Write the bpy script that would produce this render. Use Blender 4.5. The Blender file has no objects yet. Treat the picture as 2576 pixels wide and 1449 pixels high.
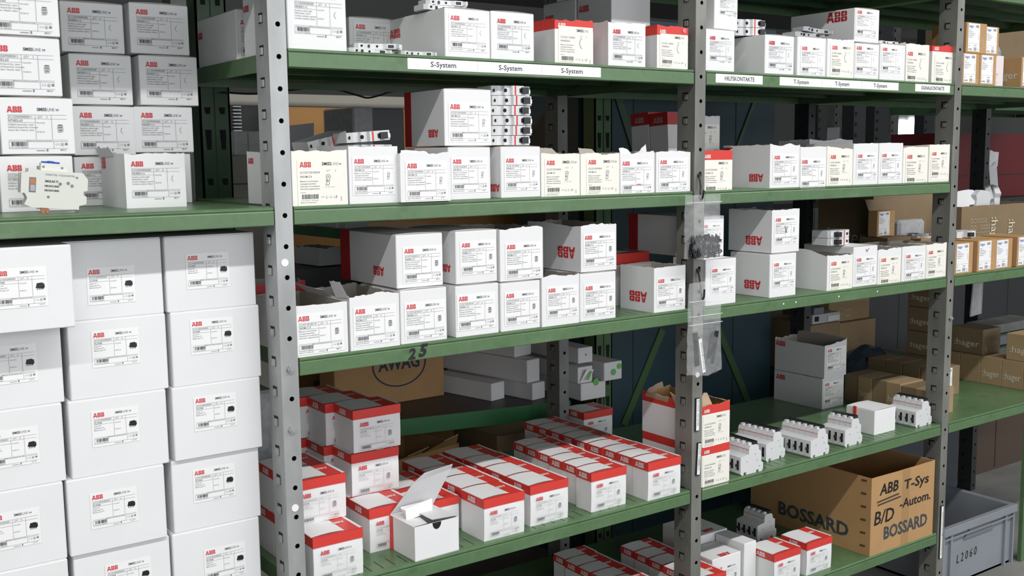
import bpy, bmesh, math, random
from mathutils import Vector, Matrix

# ------------------------------------------------------------------ camera
W_PX, H_PX, FPX = 2576, 1449, 2660.0
vx = Vector((3797, -372, FPX)).normalized()
vd = Vector((254, 21613, FPX)).normalized()
vd = (vd - vx * vd.dot(vx)).normalized()
vz = -vd
vy = vz.cross(vx)
RW = Matrix((vx, vy, vz))                      # world = RW @ cam (x right, y down, z forward)
CAM = Vector((0, 0, 1.0)) - RW @ (Vector(((743 - 1288) / FPX, 0.0, 1.0)) * 1.716)
cam_data = bpy.data.cameras.new('camera')
cam = bpy.data.objects.new('camera', cam_data)
bpy.context.scene.collection.objects.link(cam)
cam_data.sensor_width = 36.0
cam_data.lens = FPX / W_PX * 36.0
cam_data.clip_start = 0.05
r_, d_, f_ = RW.col[0], RW.col[1], RW.col[2]
mw = Matrix((( r_[0], -d_[0], -f_[0], CAM[0]), (r_[1], -d_[1], -f_[1], CAM[1]), (r_[2], -d_[2], -f_[2], CAM[2]), (0, 0, 0, 1)))
cam.matrix_world = mw
S = bpy.context.scene
S.camera = cam
S.view_settings.view_transform = 'Standard'
S.view_settings.look = 'None'
S.view_settings.gamma = 1.0
S.view_settings.use_curve_mapping = False
S.view_settings.exposure = 0.0

# ------------------------------------------------------------------ world and lamps
world = bpy.data.worlds.new('world'); S.world = world
world.use_nodes = True
bg = world.node_tree.nodes['Background']
bg.inputs[0].default_value = (0.93, 0.96, 1.0, 1)
bg.inputs[1].default_value = 0.60

def area(name, loc, size, size_y, power, rot=(0, 0, 0), col=(1, .985, .965)):
    l = bpy.data.lights.new(name, 'AREA'); l.shape = 'RECTANGLE'; l.size = size; l.size_y = size_y
    l.energy = power; l.color = col
    o = bpy.data.objects.new(name, l); S.collection.objects.link(o); o.location = loc; o.rotation_euler = rot
    return o
# one continuous line of ceiling tubes along the aisle
area('aisle_tube_light', (1.0, -1.9, 3.35), 9.0, 0.10, 215)
# added fill lamp behind the camera, unseen, broad and soft
area('camera_side_fill', (1.0, -6.5, 2.0), 12.0, 2.6, 200, (math.radians(90), 0, 0), (.95, .975, 1))
area('next_aisle_tube_light', (1.0, 4.6, 3.35), 9.0, 0.12, 18)

# ------------------------------------------------------------------ pixel -> real planes
def ray(px, py): return RW @ Vector(((px - 1288) / FPX, (py - 724.5) / FPX, 1.0))
def on_y(px, py, y):
    d = ray(px, py); return CAM + d * ((y - CAM[1]) / d[1])
def on_z(px, py, z):
    d = ray(px, py); return CAM + d * ((z - CAM[2]) / d[2])
def on_x(px, py, x):
    d = ray(px, py); return CAM + d * ((x - CAM[0]) / d[0])

# ------------------------------------------------------------------ materials
MATS = {}
def mat(name, col, rough=.5, metal=0., noise=0., nscale=30., spec=.5, bump=0., col2=None, emit=None, stretch=None):
    if name in MATS: return MATS[name]
    m = bpy.data.materials.new(name); m.use_nodes = True
    nt = m.node_tree; b = nt.nodes['Principled BSDF']
    b.inputs['Base Color'].default_value = (*col, 1)
    b.inputs['Roughness'].default_value = rough
    b.inputs['Metallic'].default_value = metal
    b.inputs['Specular IOR Level'].default_value = spec
    if noise or bump or col2:
        tc = nt.nodes.new('ShaderNodeTexCoord')
        mp = nt.nodes.new('ShaderNodeMapping')
        if stretch: mp.inputs['Scale'].default_value = stretch
        nt.links.new(tc.outputs['Object'], mp.inputs[0])
        n = nt.nodes.new('ShaderNodeTexNoise'); n.inputs['Scale'].default_value = nscale
        n.inputs['Detail'].default_value = 6
        nt.links.new(mp.outputs[0], n.inputs['Vector'])
        if noise or col2:
            cr = nt.nodes.new('ShaderNodeValToRGB')
            c2 = col2 or tuple(max(0, c * (1 - noise)) for c in col)
            cr.color_ramp.elements[0].position = .38; cr.color_ramp.elements[0].color = (*c2, 1)
            cr.color_ramp.elements[1].position = .62; cr.color_ramp.elements[1].color = (*col, 1)
            nt.links.new(n.outputs[0], cr.inputs[0]); nt.links.new(cr.outputs[0], b.inputs['Base Color'])
        if bump:
            bp = nt.nodes.new('ShaderNodeBump'); bp.inputs['Strength'].default_value = bump
            bp.inputs['Distance'].default_value = .002
            nt.links.new(n.outputs[0], bp.inputs['Height']); nt.links.new(bp.outputs[0], b.inputs['Normal'])
    if emit:
        b.inputs['Emission Color'].default_value = (*col, 1); b.inputs['Emission Strength'].default_value = emit
    MATS[name] = m
    return m
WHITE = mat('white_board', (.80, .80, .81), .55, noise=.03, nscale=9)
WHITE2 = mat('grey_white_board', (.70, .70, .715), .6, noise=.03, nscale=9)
CREAM = mat('cream_board', (.85, .832, .760), .55)
RED = mat('red_print', (.66, .045, .035), .45)
DRED = mat('dark_red_print', (.42, .018, .022), .5)
LOGO = mat('logo_red', (.62, .02, .03), .5)
SHEET = mat('sticker_paper', (.86, .86, .86), .4)
INK = mat('ink_black', (.04, .04, .045), .6)
GINK = mat('ink_grey', (.22, .22, .23), .6)
LINK = mat('ink_light_grey', (.42, .42, .42), .6)
PAPERW = mat('logo_white', (.82, .82, .80), .6)
INSIDE = mat('grey_board_inside', (.36, .33, .29), .8)
RIM = mat('torn_board_edge', (.84, .83, .80), .9)
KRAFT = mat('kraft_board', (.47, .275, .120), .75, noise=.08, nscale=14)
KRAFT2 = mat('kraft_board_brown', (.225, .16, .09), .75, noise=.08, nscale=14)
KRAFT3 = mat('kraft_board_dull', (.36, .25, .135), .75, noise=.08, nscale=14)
TAPE = mat('brown_tape', (.33, .16, .05), .3)
def green_mat():
    m = mat('green_paint', (.130, .225, .110), .32, spec=.5)
    nt = m.node_tree; b = nt.nodes['Principled BSDF']
    tc = nt.nodes.new('ShaderNodeTexCoord')
    n = nt.nodes.new('ShaderNodeTexNoise'); n.inputs['Scale'].default_value = 11; n.inputs['Detail'].default_value = 8; n.inputs['Roughness'].default_value = .7
    cr = nt.nodes.new('ShaderNodeValToRGB')
    e = cr.color_ramp.elements
    e[0].position = .30; e[0].color = (.066, .125, .060, 1)
    e[1].position = .44; e[1].color = (.106, .200, .090, 1)
    x = e.new(.60); x.color = (.116, .212, .098, 1)
    x = e.new(.74); x.color = (.165, .265, .14, 1)
    nt.links.new(tc.outputs['Object'], n.inputs['Vector']); nt.links.new(n.outputs[0], cr.inputs[0])
    n2 = nt.nodes.new('ShaderNodeTexNoise'); n2.inputs['Scale'].default_value = 60; n2.inputs['Detail'].default_value = 5
    nt.links.new(tc.outputs['Object'], n2.inputs['Vector'])
    mx = nt.nodes.new('ShaderNodeMixRGB'); mx.blend_type = 'MULTIPLY'; mx.inputs[0].default_value = .35
    nt.links.new(cr.outputs[0], mx.inputs[1]); nt.links.new(n2.outputs[0], mx.inputs[2])
    mr = nt.nodes.new('ShaderNodeMixRGB'); mr.inputs[0].default_value = .12
    nt.links.new(cr.outputs[0], b.inputs['Base Color'])
    nt.links.new(mx.outputs[0], mr.inputs[1]); nt.links.new(cr.outputs[0], mr.inputs[2])
    nt.links.new(mr.outputs[0], b.inputs['Base Color'])
    return m
GREEN = green_mat()
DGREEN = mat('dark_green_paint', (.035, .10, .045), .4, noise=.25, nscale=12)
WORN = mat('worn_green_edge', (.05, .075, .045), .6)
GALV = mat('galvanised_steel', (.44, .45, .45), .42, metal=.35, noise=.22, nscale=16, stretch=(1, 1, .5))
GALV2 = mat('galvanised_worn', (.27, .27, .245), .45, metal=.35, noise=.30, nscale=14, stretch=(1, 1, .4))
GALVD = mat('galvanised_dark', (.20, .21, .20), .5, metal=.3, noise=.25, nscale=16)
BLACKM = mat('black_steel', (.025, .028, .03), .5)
HOLE = mat('hole_dark', (.008, .008, .008), .9)
SLATE = mat('blue_grey_panel', (.020, .055, .072), .45, noise=.15, nscale=5)
PLAS = mat('light_grey_plastic', (.66, .67, .68), .35)
PLAS2 = mat('beige_grey_plastic', (.66, .67, .62), .4)
PLAS3 = mat('mid_grey_plastic', (.42, .43, .45), .4)
BLK = mat('black_plastic', (.012, .012, .014), .35)
BLUE = mat('blue_plastic', (.01, .06, .42), .4)
HBLUE = mat('blue_print', (.05, .16, .60), .5)
COPPER = mat('copper', (.42, .17, .08), .4, metal=.6)
CRATE = mat('crate_grey', (.25, .27, .30), .45, noise=.08, nscale=8)
CRATED = mat('crate_grey_dark', (.16, .175, .20), .5)
BEIGE = mat('beige_board', (.42, .40, .35), .6)
TAN = mat('tan_board', (.52, .27, .09), .7, noise=.06, nscale=6)
CONC = mat('concrete', (.22, .22, .21), .85, noise=.25, nscale=5)
CEIL = mat('ceiling_paint', (.30, .30, .29), .9)
WALLM = mat('wall_paint', (.45, .45, .44), .9)
MAROON = mat('maroon_paint', (.14, .012, .016), .5)
GDOT = mat('green_sticker', (.13, .45, .10), .5)
PINK = mat('pink_sticker', (.62, .22, .30), .5)
PINKW = mat('pinkish_board', (.74, .66, .67), .6)
WINGLOW = mat('window_daylight', (.95, .98, 1.0), .5, emit=6.0)
LAMPGLOW = mat('tube_glow', (1, .98, .95), .5, emit=8.0)

def film_mat(name, fac, tint=(.9, .92, .93)):
    m = bpy.data.materials.new(name); m.use_nodes = True; nt = m.node_tree
    b = nt.nodes['Principled BSDF']; out = nt.nodes['Material Output']
    b.inputs['Base Color'].default_value = (*tint, 1); b.inputs['Roughness'].default_value = .28
    tr = nt.nodes.new('ShaderNodeBsdfTransparent'); mx = nt.nodes.new('ShaderNodeMixShader')
    tc = nt.nodes.new('ShaderNodeTexCoord'); n = nt.nodes.new('ShaderNodeTexNoise')
    n.inputs['Scale'].default_value = 60; n.inputs['Detail'].default_value = 3
    bp = nt.nodes.new('ShaderNodeBump'); bp.inputs['Strength'].default_value = .55; bp.inputs['Distance'].default_value = .004
    nt.links.new(tc.outputs['Object'], n.inputs['Vector']); nt.links.new(n.outputs[0], bp.inputs['Height'])
    nt.links.new(bp.outputs[0], b.inputs['Normal'])
    mp = nt.nodes.new('ShaderNodeMapRange'); mp.inputs[1].default_value = .35; mp.inputs[2].default_value = .7
    mp.inputs[3].default_value = fac * .9; mp.inputs[4].default_value = min(1, fac * 1.12)
    nt.links.new(n.outputs[0], mp.inputs[0]); nt.links.new(mp.outputs[0], mx.inputs[0])
    nt.links.new(tr.outputs[0], mx.inputs[1]); nt.links.new(b.outputs[0], mx.inputs[2]); nt.links.new(mx.outputs[0], out.inputs[0])
    return m
FILM = film_mat('clear_plastic_film', .135)
WRAP = film_mat('clear_wrap', .40)

# ------------------------------------------------------------------ mesh builder
class MB:
    def __init__(s): s.v = []; s.f = []; s.m = []; s.mats = []
    def mi(s, m):
        if m not in s.mats: s.mats.append(m)
        return s.mats.index(m)
    def poly(s, pts, m):
        b = len(s.v); s.v += [tuple(p) for p in pts]; s.f.append(tuple(range(b, b + len(pts)))); s.m.append(s.mi(m))
    def box(s, a, b, m, mats=None):
        (x0, y0, z0), (x1, y1, z1) = a, b
        n = len(s.v)
        s.v += [(x0, y0, z0), (x1, y0, z0), (x1, y1, z0), (x0, y1, z0), (x0, y0, z1), (x1, y0, z1), (x1, y1, z1), (x0, y1, z1)]
        F = {'b': (0, 3, 2, 1), 't': (4, 5, 6, 7), 'f': (0, 1, 5, 4), 'r': (1, 2, 6, 5), 'k': (2, 3, 7, 6), 'l': (3, 0, 4, 7)}
        for k, q in F.items():
            s.f.append(tuple(n + i for i in q)); s.m.append(s.mi((mats or {}).get(k, m)))
    def prism(s, pts, ax, a, b, m, cap=None):
        """closed 2D outline pts extruded along axis ax from a to b"""
        def P(p, t):
            if ax == 'x': return (t, p[0], p[1])
            if ax == 'y': return (p[0], t, p[1])
            return (p[0], p[1], t)
        n = len(s.v); k = len(pts)
        s.v += [P(p, a) for p in pts] + [P(p, b) for p in pts]
        for i in range(k):
            j = (i + 1) % k
            s.f.append((n + i, n + j, n + k + j, n + k + i)); s.m.append(s.mi(m))
        c = s.mi(cap or m)
        s.f.append(tuple(n + i for i in range(k))[::-1]); s.m.append(c)
        s.f.append(tuple(n + k + i for i in range(k))); s.m.append(c)
    def cyl(s, c, r, h, ax, m, n=12, r2=None):
        r2 = r if r2 is None else r2
        b = len(s.v)
        for t, rr in ((0, r), (h, r2)):
            for i in range(n):
                a = 2 * math.pi * i / n; u, w = rr * math.cos(a), rr * math.sin(a)
                if ax == 'y': s.v.append((c[0] + u, c[1] + t, c[2] + w))
                elif ax == 'x': s.v.append((c[0] + t, c[1] + u, c[2] + w))
                else: s.v.append((c[0] + u, c[1] + w, c[2] + t))
        q = s.mi(m)
        for i in range(n):
            j = (i + 1) % n
            s.f.append((b + i, b + j, b + n + j, b + n + i)); s.m.append(q)
        s.f.append(tuple(b + i for i in range(n))); s.m.append(q)
        s.f.append(tuple(b + n + i for i in range(n))); s.m.append(q)
    def tube(s, pts, r, m, n=6):
        pts = [Vector(p) for p in pts]; b0 = len(s.v); q = s.mi(m)
        for i, p in enumerate(pts):
            t = (pts[min(i + 1, len(pts) - 1)] - pts[max(i - 1, 0)]).normalized()
            a = t.orthogonal().normalized() if i == 0 else (a - t * a.dot(t)).normalized()
            c = t.cross(a)
            for k in range(n):
                w = 2 * math.pi * k / n
                s.v.append(tuple(p + a * (r * math.cos(w)) + c * (r * math.sin(w))))
        for i in range(len(pts) - 1):
            for k in range(n):
                l = (k + 1) % n
                s.f.append((b0 + i * n + k, b0 + i * n + l, b0 + (i + 1) * n + l, b0 + (i + 1) * n + k)); s.m.append(q)
    # flat ink helpers, label coordinates: u right, v up, facing -Y
    def rect(s, u0, v0, u1, v1, m, e=.0003): s.poly([(u0, -e, v0), (u1, -e, v0), (u1, -e, v1), (u0, -e, v1)], m)
    def flat(s, pts, m, e=.0003): s.poly([(p[0], -e, p[1]) for p in pts], m)
    def mesh(s, name):
        me = bpy.data.meshes.new(name); me.from_pydata(s.v, [], s.f)
        for m in s.mats: me.materials.append(m)
        me.polygons.foreach_set('material_index', s.m)
        me.update()
        return me
    def obj(s, name, parent=None, loc=None, bevel=0, smooth=False):
        me = s.mesh(name)
        if bevel:
            bm = bmesh.new(); bm.from_mesh(me)
            bmesh.ops.remove_doubles(bm, verts=bm.verts, dist=1e-6)
            bmesh.ops.bevel(bm, geom=list(bm.edges), offset=bevel, segments=1, affect='EDGES', clamp_overlap=True)
            bm.to_mesh(me); bm.free()
        if smooth:
            for p in me.polygons: p.use_smooth = True
        return link(name, me, parent, loc)

def link(name, me, parent=None, loc=None):
    o = bpy.data.objects.new(name, me); S.collection.objects.link(o)
    if parent is not None: o.parent = parent
    if loc is not None: o.location = loc
    return o
def tag(o, label=None, cat=None, group=None, kind=None):
    if label: o['label'] = label
    if cat: o['category'] = cat
    if group: o['group'] = group
    if kind: o['kind'] = kind
    return o
def thing(name, label, cat, loc=(0, 0, 0), yaw=0, group=None):
    o = bpy.data.objects.new(name, None); S.collection.objects.link(o); o.empty_display_size = .02
    o.location = loc; o.rotation_euler = (0, 0, yaw)
    return tag(o, label, cat, group)

# ------------------------------------------------------------------ lettering
_tc = {}
def glyphs(txt, bold=0.0, res=2):
    k = (txt, bold, res)
    if k not in _tc:
        c = bpy.data.curves.new('t', 'FONT'); c.body = txt; c.size = 1; c.resolution_u = res; c.offset = bold
        o = bpy.data.objects.new('t', c)
        me = o.to_mesh()
        vs = [(v.co.x, v.co.y) for v in me.vertices]; fs = [tuple(p.vertices) for p in me.polygons]
        wd = max([v[0] for v in vs] or [0])
        _tc[k] = (vs, fs, wd)
        o.to_mesh_clear(); bpy.data.objects.remove(o); bpy.data.curves.remove(c)
    return _tc[k]
def text(mb, txt, u, v, size, m, bold=0.0, width=None, e=.0003, rot=0, shear=0, slope=0):
    vs, fs, wd = glyphs(txt, bold)
    sx = size if not width else width / max(wd, 1e-6)
    b = len(mb.v); q = mb.mi(m); c, s_ = math.cos(rot), math.sin(rot)
    for x, y in vs:
        X, Y = x * sx + shear * y * size, y * size + slope * x * sx
        mb.v.append((u + X * c - Y * s_, -e, v + X * s_ + Y * c))
    for f in fs: mb.f.append(tuple(b + i for i in f)); mb.m.append(q)

def logo(mb, u, v, w, h, m, e=.0003, flip=False):
    """three letter block logo, cut by fine cross lines"""
    g = .022
    def put(pts, ox, sx):
        P = []
        for x, y in pts:
            X, Y = (ox + x * sx), y
            if flip: X, Y = 1 - X, 1 - Y
            P.append((u + X * w, v + Y * h))
        mb.flat(P, m, e)
    A = [[(0, 0), (.25, 0), (.31, .2), (.485, .2), (.485, .46), (.155, .46)],
         [(.17, .52), (.40, .52), (.485, .80), (.485, 1), (.34, 1)]]
    for p in A:
        put(p, 0, .36); put([(1 - x, y) for x, y in p[::-1]], 0, .36)
    B = [[(0, 0), (.48, 0), (.48, .19), (.27, .19), (.27, .30), (.48, .30), (.48, .46), (0, .46)],
         [(0, .52), (.48, .52), (.48, .68), (.27, .68), (.27, .80), (.48, .80), (.48, 1), (0, 1)],
         [(.54, 0), (.78, 0), (.97, .10), (.97, .36), (.88, .46), (.54, .46), (.54, .30), (.68, .30), (.68, .19), (.54, .19)],
         [(.54, .52), (.86, .52), (.93, .62), (.93, .88), (.78, 1), (.54, 1), (.54, .80), (.66, .80), (.66, .68), (.54, .68)]]
    for p in B:
        put(p, .385, .29); put(p, .70, .29)
_logos = {}
def logo_mesh(m, flip=False):
    k = (m.name, flip)
    if k not in _logos:
        b = MB(); logo(b, 0, 0, 1, .40, m, flip=flip); _logos[k] = b.mesh('printed_logo')
    return _logos[k]

def barcode(mb, u0, v0, u1, v1, seed, m=INK):
    r = random.Random(seed); u = u0
    while u < u1 - .006:
        w = r.choice((.004, .004, .008, .012)); mb.rect(u, v0, min(u + w, u1), v1, m); u += w + r.choice((.004, .006, .009))

def pic_breaker(mb, u, v, s, m):
    pts = [(.0, .0), (.30, -.05), (.42, .12), (.36, .30), (.45, .45), (.42, .62), (.55, .80), (.40, 1), (.12, .98), (.05, .75), (.16, .60), (.04, .42), (.14, .22)]
    P = [(u + x * s, v + y * s) for x, y in pts]
    for i in range(len(P)):
        a, b = Vector(P[i]), Vector(P[(i + 1) % len(P)]); d = (b - a).normalized(); n = Vector((-d.y, d.x)) * (.028 * s)
        mb.flat([a - n, b - n, b + n, a + n], m)
    mb.rect(u + .16 * s, v + .30 * s, u + .30 * s, v + .52 * s, m); mb.rect(u + .2 * s, v + .72 * s, u + .38 * s, v + .82 * s, m)
def pic_clip(mb, u, v, s, m):
    last = None
    for i in range(9):
        a = math.pi * (.62 + .76 * i / 8); p = Vector((u + s * .5 + .42 * s * math.cos(a), v + s * .5 + .5 * s * math.sin(a)))
        if last is not None:
            d = (p - last).normalized(); n = Vector((-d.y, d.x)) * .03 * s
            mb.flat([last - n, p - n, p + n, last + n], m)
        last = p
def pic_device(mb, u, v, s, m):
    mb.flat([(u, v), (u + .5 * s, v + .05 * s), (u + .62 * s, v + .3 * s), (u + .55 * s, v + .95 * s), (u + .1 * s, v + 1.0 * s), (u - .05 * s, v + .7 * s)], LINK)
    mb.rect(u + .05 * s, v + .55 * s, u + .5 * s, v + .62 * s, m, .0004); mb.rect(u + .1 * s, v + .2 * s, u + .42 * s, v + .27 * s, m, .0004)
    mb.rect(u + .0 * s, v + .82 * s, u + .5 * s, v + .9 * s, m, .0004)
def pic_plug(mb, u, v, s, m):
    mb.flat([(u, v + .25 * s), (u + .85 * s, v + .12 * s), (u + 1.0 * s, v + .3 * s), (u + .95 * s, v + .75 * s), (u + .8 * s, v + .72 * s), (u + .78 * s, v + .85 * s), (u + .15 * s, v + .8 * s), (u + .08 * s, v + .5 * s)], BLK)
    for i in range(4):
        x = u + (.12 + .2 * i) * s; mb.flat([(x, v), (x + .06 * s, v), (x + .14 * s, v + .25 * s), (x + .06 * s, v + .25 * s)], BLK)

ARTS = {}
def art_sticker(key, code, model, pic, lines, sheet=True, qty='QTY    10', lot='L214', seed=1, ink=GINK, rows=.8, made=True):
    b = MB()
    if sheet: b.rect(-.045, -rows - .03, 1.045, .045, SHEET, 0)
    logo(b, 0, -.115, .255, .105, LOGO)
    text(b, 'SMISS', .50, -.085, .078, INK, .018, width=.165); text(b, 'LINE', .672, -.085, .078, GINK, 0, width=.125)
    if 'T' not in key: text(b, 'TP', .815, -.085, .05, INK, .015, width=.06)
    L = lambda u0, v, u1, t=.0045, m=ink: b.rect(u0, v - t, u1, v, m)
    V = lambda u, v0, v1, t=.005: b.rect(u, v1, u + t, v0, ink)
    L(0, -.155, 1.0); L(0, -.225, .46); L(.46, -.225, 1.0); L(0, -.29, .46)
    V(.46, -.155, -.60); V(.735, -.155, -.60)
    L(0, -.605, 1.0); L(0, -.63, 1.0); L(0, -.755, 1.0); V(.75, -.63, -.755)
    b.rect(0, -.755, .005, -.63, ink)
    text(b, code, .01, -.212, .060, ink, .004, width=.40); text(b, model, .01, -.280, .060, ink, .008, width=.03 * len(model))
    text(b, qty, .50, -.212, .052, ink, .0, width=.17)
    for i, t in enumerate(lines): text(b, t, .005, -.345 - i * .048, .040, ink, .006, width=.0165 * len(t))
    text(b, '7612270', .48, -.31, .034, ink, .004, width=.14); text(b, 'IEC/EN 60', .48, -.47, .034, ink, .004, width=.13)
    text(b, 'Made for industry use only', .30, -.626, .022, ink, .002, width=.42)
    barcode(b, .045, -.715, .32, -.64, seed); text(b, '7 612270 980442', .01, -.748, .03, ink, .002, width=.31)
    text(b, 'C E', .78, -.70, .045, ink, .003, width=.07); b.rect(.875, -.71, .92, -.66, LINK); b.rect(.945, -.70, .99, -.66, ink)
    if made: text(b, 'MADE IN SWITZERLAND', 0, -.80, .032, ink, .002, width=.33)
    b.rect(.45, -.80, .60, -.79, ink); b.rect(.625, -.81, .65, -.765, ink)
    text(b, lot, .86, -.80, .042, ink, .002, width=.10)
    if pic == 'plug': pic_plug(b, .80, -.47, .19, BLK)
    if pic == 'clip': pic_clip(b, .82, -.44, .13, ink)
    if pic == 'breaker': pic_breaker(b, .83, -.47, .15, ink)
    if pic == 'device': pic_device(b, .84, -.47, .15, INK)
    ARTS[key] = b.mesh('printed_label')
TR = ['Miniature Circuit Breaker', 'Leitungsschutzschalter', 'Disjoncteur de canalisation', 'Interruttore magnetotermico']
art_sticker('mcb', '2CCS571001R0044', 'S401M-C4', 'breaker', TR, lot='L031', seed=3)
art_sticker('mcb2', '2CCS571001R0134', 'S402M-C13', 'device', TR, lot='M014', seed=4)
art_sticker('mcbT', '2CCS571001R0104', 'S401M-C10', 'breaker', TR[:3], lot='L236', seed=9)
art_sticker('plug', '2CCA183030R0001', 'ZLS908', 'plug', ['Socket 1P+', 'Steckmodul 1P+', 'Modulo presa 1P+'], lot='L214', seed=5, made=False)
HKT = ['Auxiliary switch right', 'Hilfsschalter rechts', 'Contact auxiliaire a gauche', 'Contatto ausiliario destro']
art_sticker('hk', '2CCS500900R0081', 'HK40011-L', 'clip', HKT, sheet=False, lot='M039', seed=6, made=False)
art_sticker('hkT', '2CCS500900R0081', 'HK40011-R', 'clip', HKT, sheet=True, lot='M024', seed=16)
art_sticker('nt', '2CCS500900R0011', 'NT402-63', 'device', ['NT40263 Neutral Disc, 16mm', 'NT402-63 Neutral Disc Trennmod', 'Neutro Barr. Neutral, 16mm'], sheet=False, qty='QTY     5', lot='M053', seed=7, made=False)
art_sticker('red', '2CCS572001R8134', 'S402PM', 'device', ['Leitungsschutz', 'Interruttore magn.'], sheet=False, qty='QTY    1', lot='M014', seed=8, ink=LINK, made=False)

def art_cream(key, code, model, seed, tp=True, pic=True, sheet=True, rows=.98, mark=True):
    b = MB()
    if sheet: b.rect(-.06, -rows, 1.06, .05, CREAM, 0)
    if mark: logo(b, 0, -.115, .27, .115, LOGO)
    text(b, 'SMISS', .52, -.075, .095, INK, .018, width=.225); text(b, 'LINE', .75, -.075, .095, LINK, 0, width=.165)
    if tp: text(b, 'TP', .925, -.075, .055, INK, .015, width=.065)
    text(b, code, 0, -.25, .068, GINK, .0, width=.47); text(b, model, 0, -.34, .068, GINK, .003, width=.034 * len(model))
    text(b, 'QTY      10', .62, -.21, .055, LINK, .0, width=.24)
    for i, t in enumerate(TR): text(b, t, .0, -.43 - i * .055, .045, GINK, .006, width=.017 * len(t))
    if pic: pic_breaker(b, .60, -.50, .22, GINK); text(b, 'CH  E/N 19927', .57, -.56, .035, LINK, .0, width=.25)
    else: pic_clip(b, .60, -.50, .28, GINK)
    text(b, 'S401M', 0, -.67, .03, GINK, 0, width=.12)
    barcode(b, .03, -.80, .42, -.70, seed); text(b, '7 612270  931024', 0, -.845, .03, GINK, 0, width=.42)
    text(b, 'MADE IN SWITZERLAND', 0, -.89, .032, GINK, .002, width=.37)
    text(b, 'C E', .48, -.78, .05, GINK, .003, width=.07)
    for i in range(3):
        b.cyl((.62 + i * .10, -.0006, -.765), .028, .0003, 'y', LINK, 10); b.cyl((.62 + i * .10, -.0008, -.765), .021, .0003, 'y', CREAM, 10)
    b.rect(.83, -.79, .86, -.74, INK); b.rect(.955, -.86, .975, -.76, LINK)
    ARTS[key] = b.mesh('printed_label')
art_cream('cream', '2CCS571001R0044', 'S401M-C4', 21)
art_cream('cream2', '2CCS571001R0204', 'S401M-C20', 22, tp=False)
art_cream('creamclip', '2CCF201113R0001', 'HK40020-R', 23, tp=False, pic=False)
art_cream('cream2N', '2CCS571001R0204', 'S401M-C20', 22, tp=False, mark=False)
art_cream('creamclipN', '2CCF201113R0001', 'HK40020-R', 23, tp=False, pic=False, mark=False)

def art_hager(key, code, seed):
    b = MB()
    b.rect(-.05, -1.42, 1.05, .05, SHEET, 0)
    text(b, ':hager', 0, -.17, .22, HBLUE, .01, width=.46); barcode(b, .62, -.16, .95, -.02, seed, GINK)
    for i, w in enumerate((.2, .42, .62, .5, .35)): text(b, 'Leitungsschutzschalter 1P B'[:int(w * 42)], 0, -.33 - i * .09, .075, GINK, .004, width=w)
    text(b, '1', .55, -.33, .06, GINK); text(b, '10 kA', .8, -.30, .05, GINK)
    b.rect(-.03, -1.0, 1.03, -.99, LINK)
    for i in range(4): b.rect(.92, -.52 - i * .09, .97, -.47 - i * .09, LINK)
    text(b, 'C E', 0, -1.17, .13, GINK, 0, width=.13); text(b, '407286', .52, -1.13, .08, GINK, .006, width=.24)
    text(b, code, -.01, -1.36, .13, GINK, .01, width=.35); barcode(b, .50, -1.38, .76, -1.20, seed + 1, GINK)
    text(b, '12', .84, -1.35, .13, GINK, .004)
    ARTS[key] = b.mesh('printed_label')
art_hager('hager', 'NCN006', 31); art_hager('hager2', 'NCN004', 32)

# ------------------------------------------------------------------ cartons
def put_art(root, key, u, ztop, wid, front_y=0.0, name='printed_label', rotz=0):
    o = link(name, ARTS[key], root, (u, front_y - .0006, ztop)); o.scale = (wid, 1, wid)
    if rotz: o.rotation_euler = (0, 0, rotz)
    return o
def put_logo(root, x, y, z, wid, m=LOGO, flip=False, side=True, top=False, rot=0):
    """side: on the left wall, y = centre; else on the front wall, x = left"""
    o = link('printed_logo', logo_mesh(m, flip), root)
    o.scale = (wid, 1, wid)
    if side: o.rotation_euler = (0, 0, -math.pi / 2); o.location = (-.0006, y + wid / 2, z)
    elif top: o.rotation_euler = (-math.pi / 2, 0, rot); o.location = (x, y, z)
    else: o.location = (x, -.0006 + y, z)
    return o

def body_closed(root, w, d, h, m, flap=True, bevel=.0012, mats=None, seam=True):
    b = MB(); b.box((0, 0, 0), (w, d, h), m, mats)
    b.obj('body', root, bevel=bevel)
    if flap:
        f = MB(); n = 8
        for i in range(n):                       # a top flap that bows up a little
            x0, x1 = w * (.01 + .98 * i / n), w * (.01 + .98 * (i + 1) / n)
            z0, z1 = (h + .0006 + .0016 * math.sin(math.pi * t) for t in (i / n, (i + 1) / n))
            f.poly([(x0, .0008, z0), (x1, .0008, z1), (x1, d * .98, z1), (x0, d * .98, z0)], m)
            f.poly([(x0, .0008, h), (x1, .0008, h), (x1, .0008, z1), (x0, .0008, z0)], INSIDE)
        f.obj('top_flap', root)

def jag(n, amp, seed, scale=1.0):
    r = random.Random(seed); out = [0.0] * n
    for octv, a in ((3, 1.0), (7, .6), (15, .38), (31, .2)):
        c = [r.uniform(-1, 1) for _ in range(octv + 2)]
        for i in range(n):
            t = i / (n - 1) * octv; k = int(t); q = t - k; out[i] += a * (c[k] * (1 - q) + c[k + 1] * q)
    return [amp * .72 * v for v in out]

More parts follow.
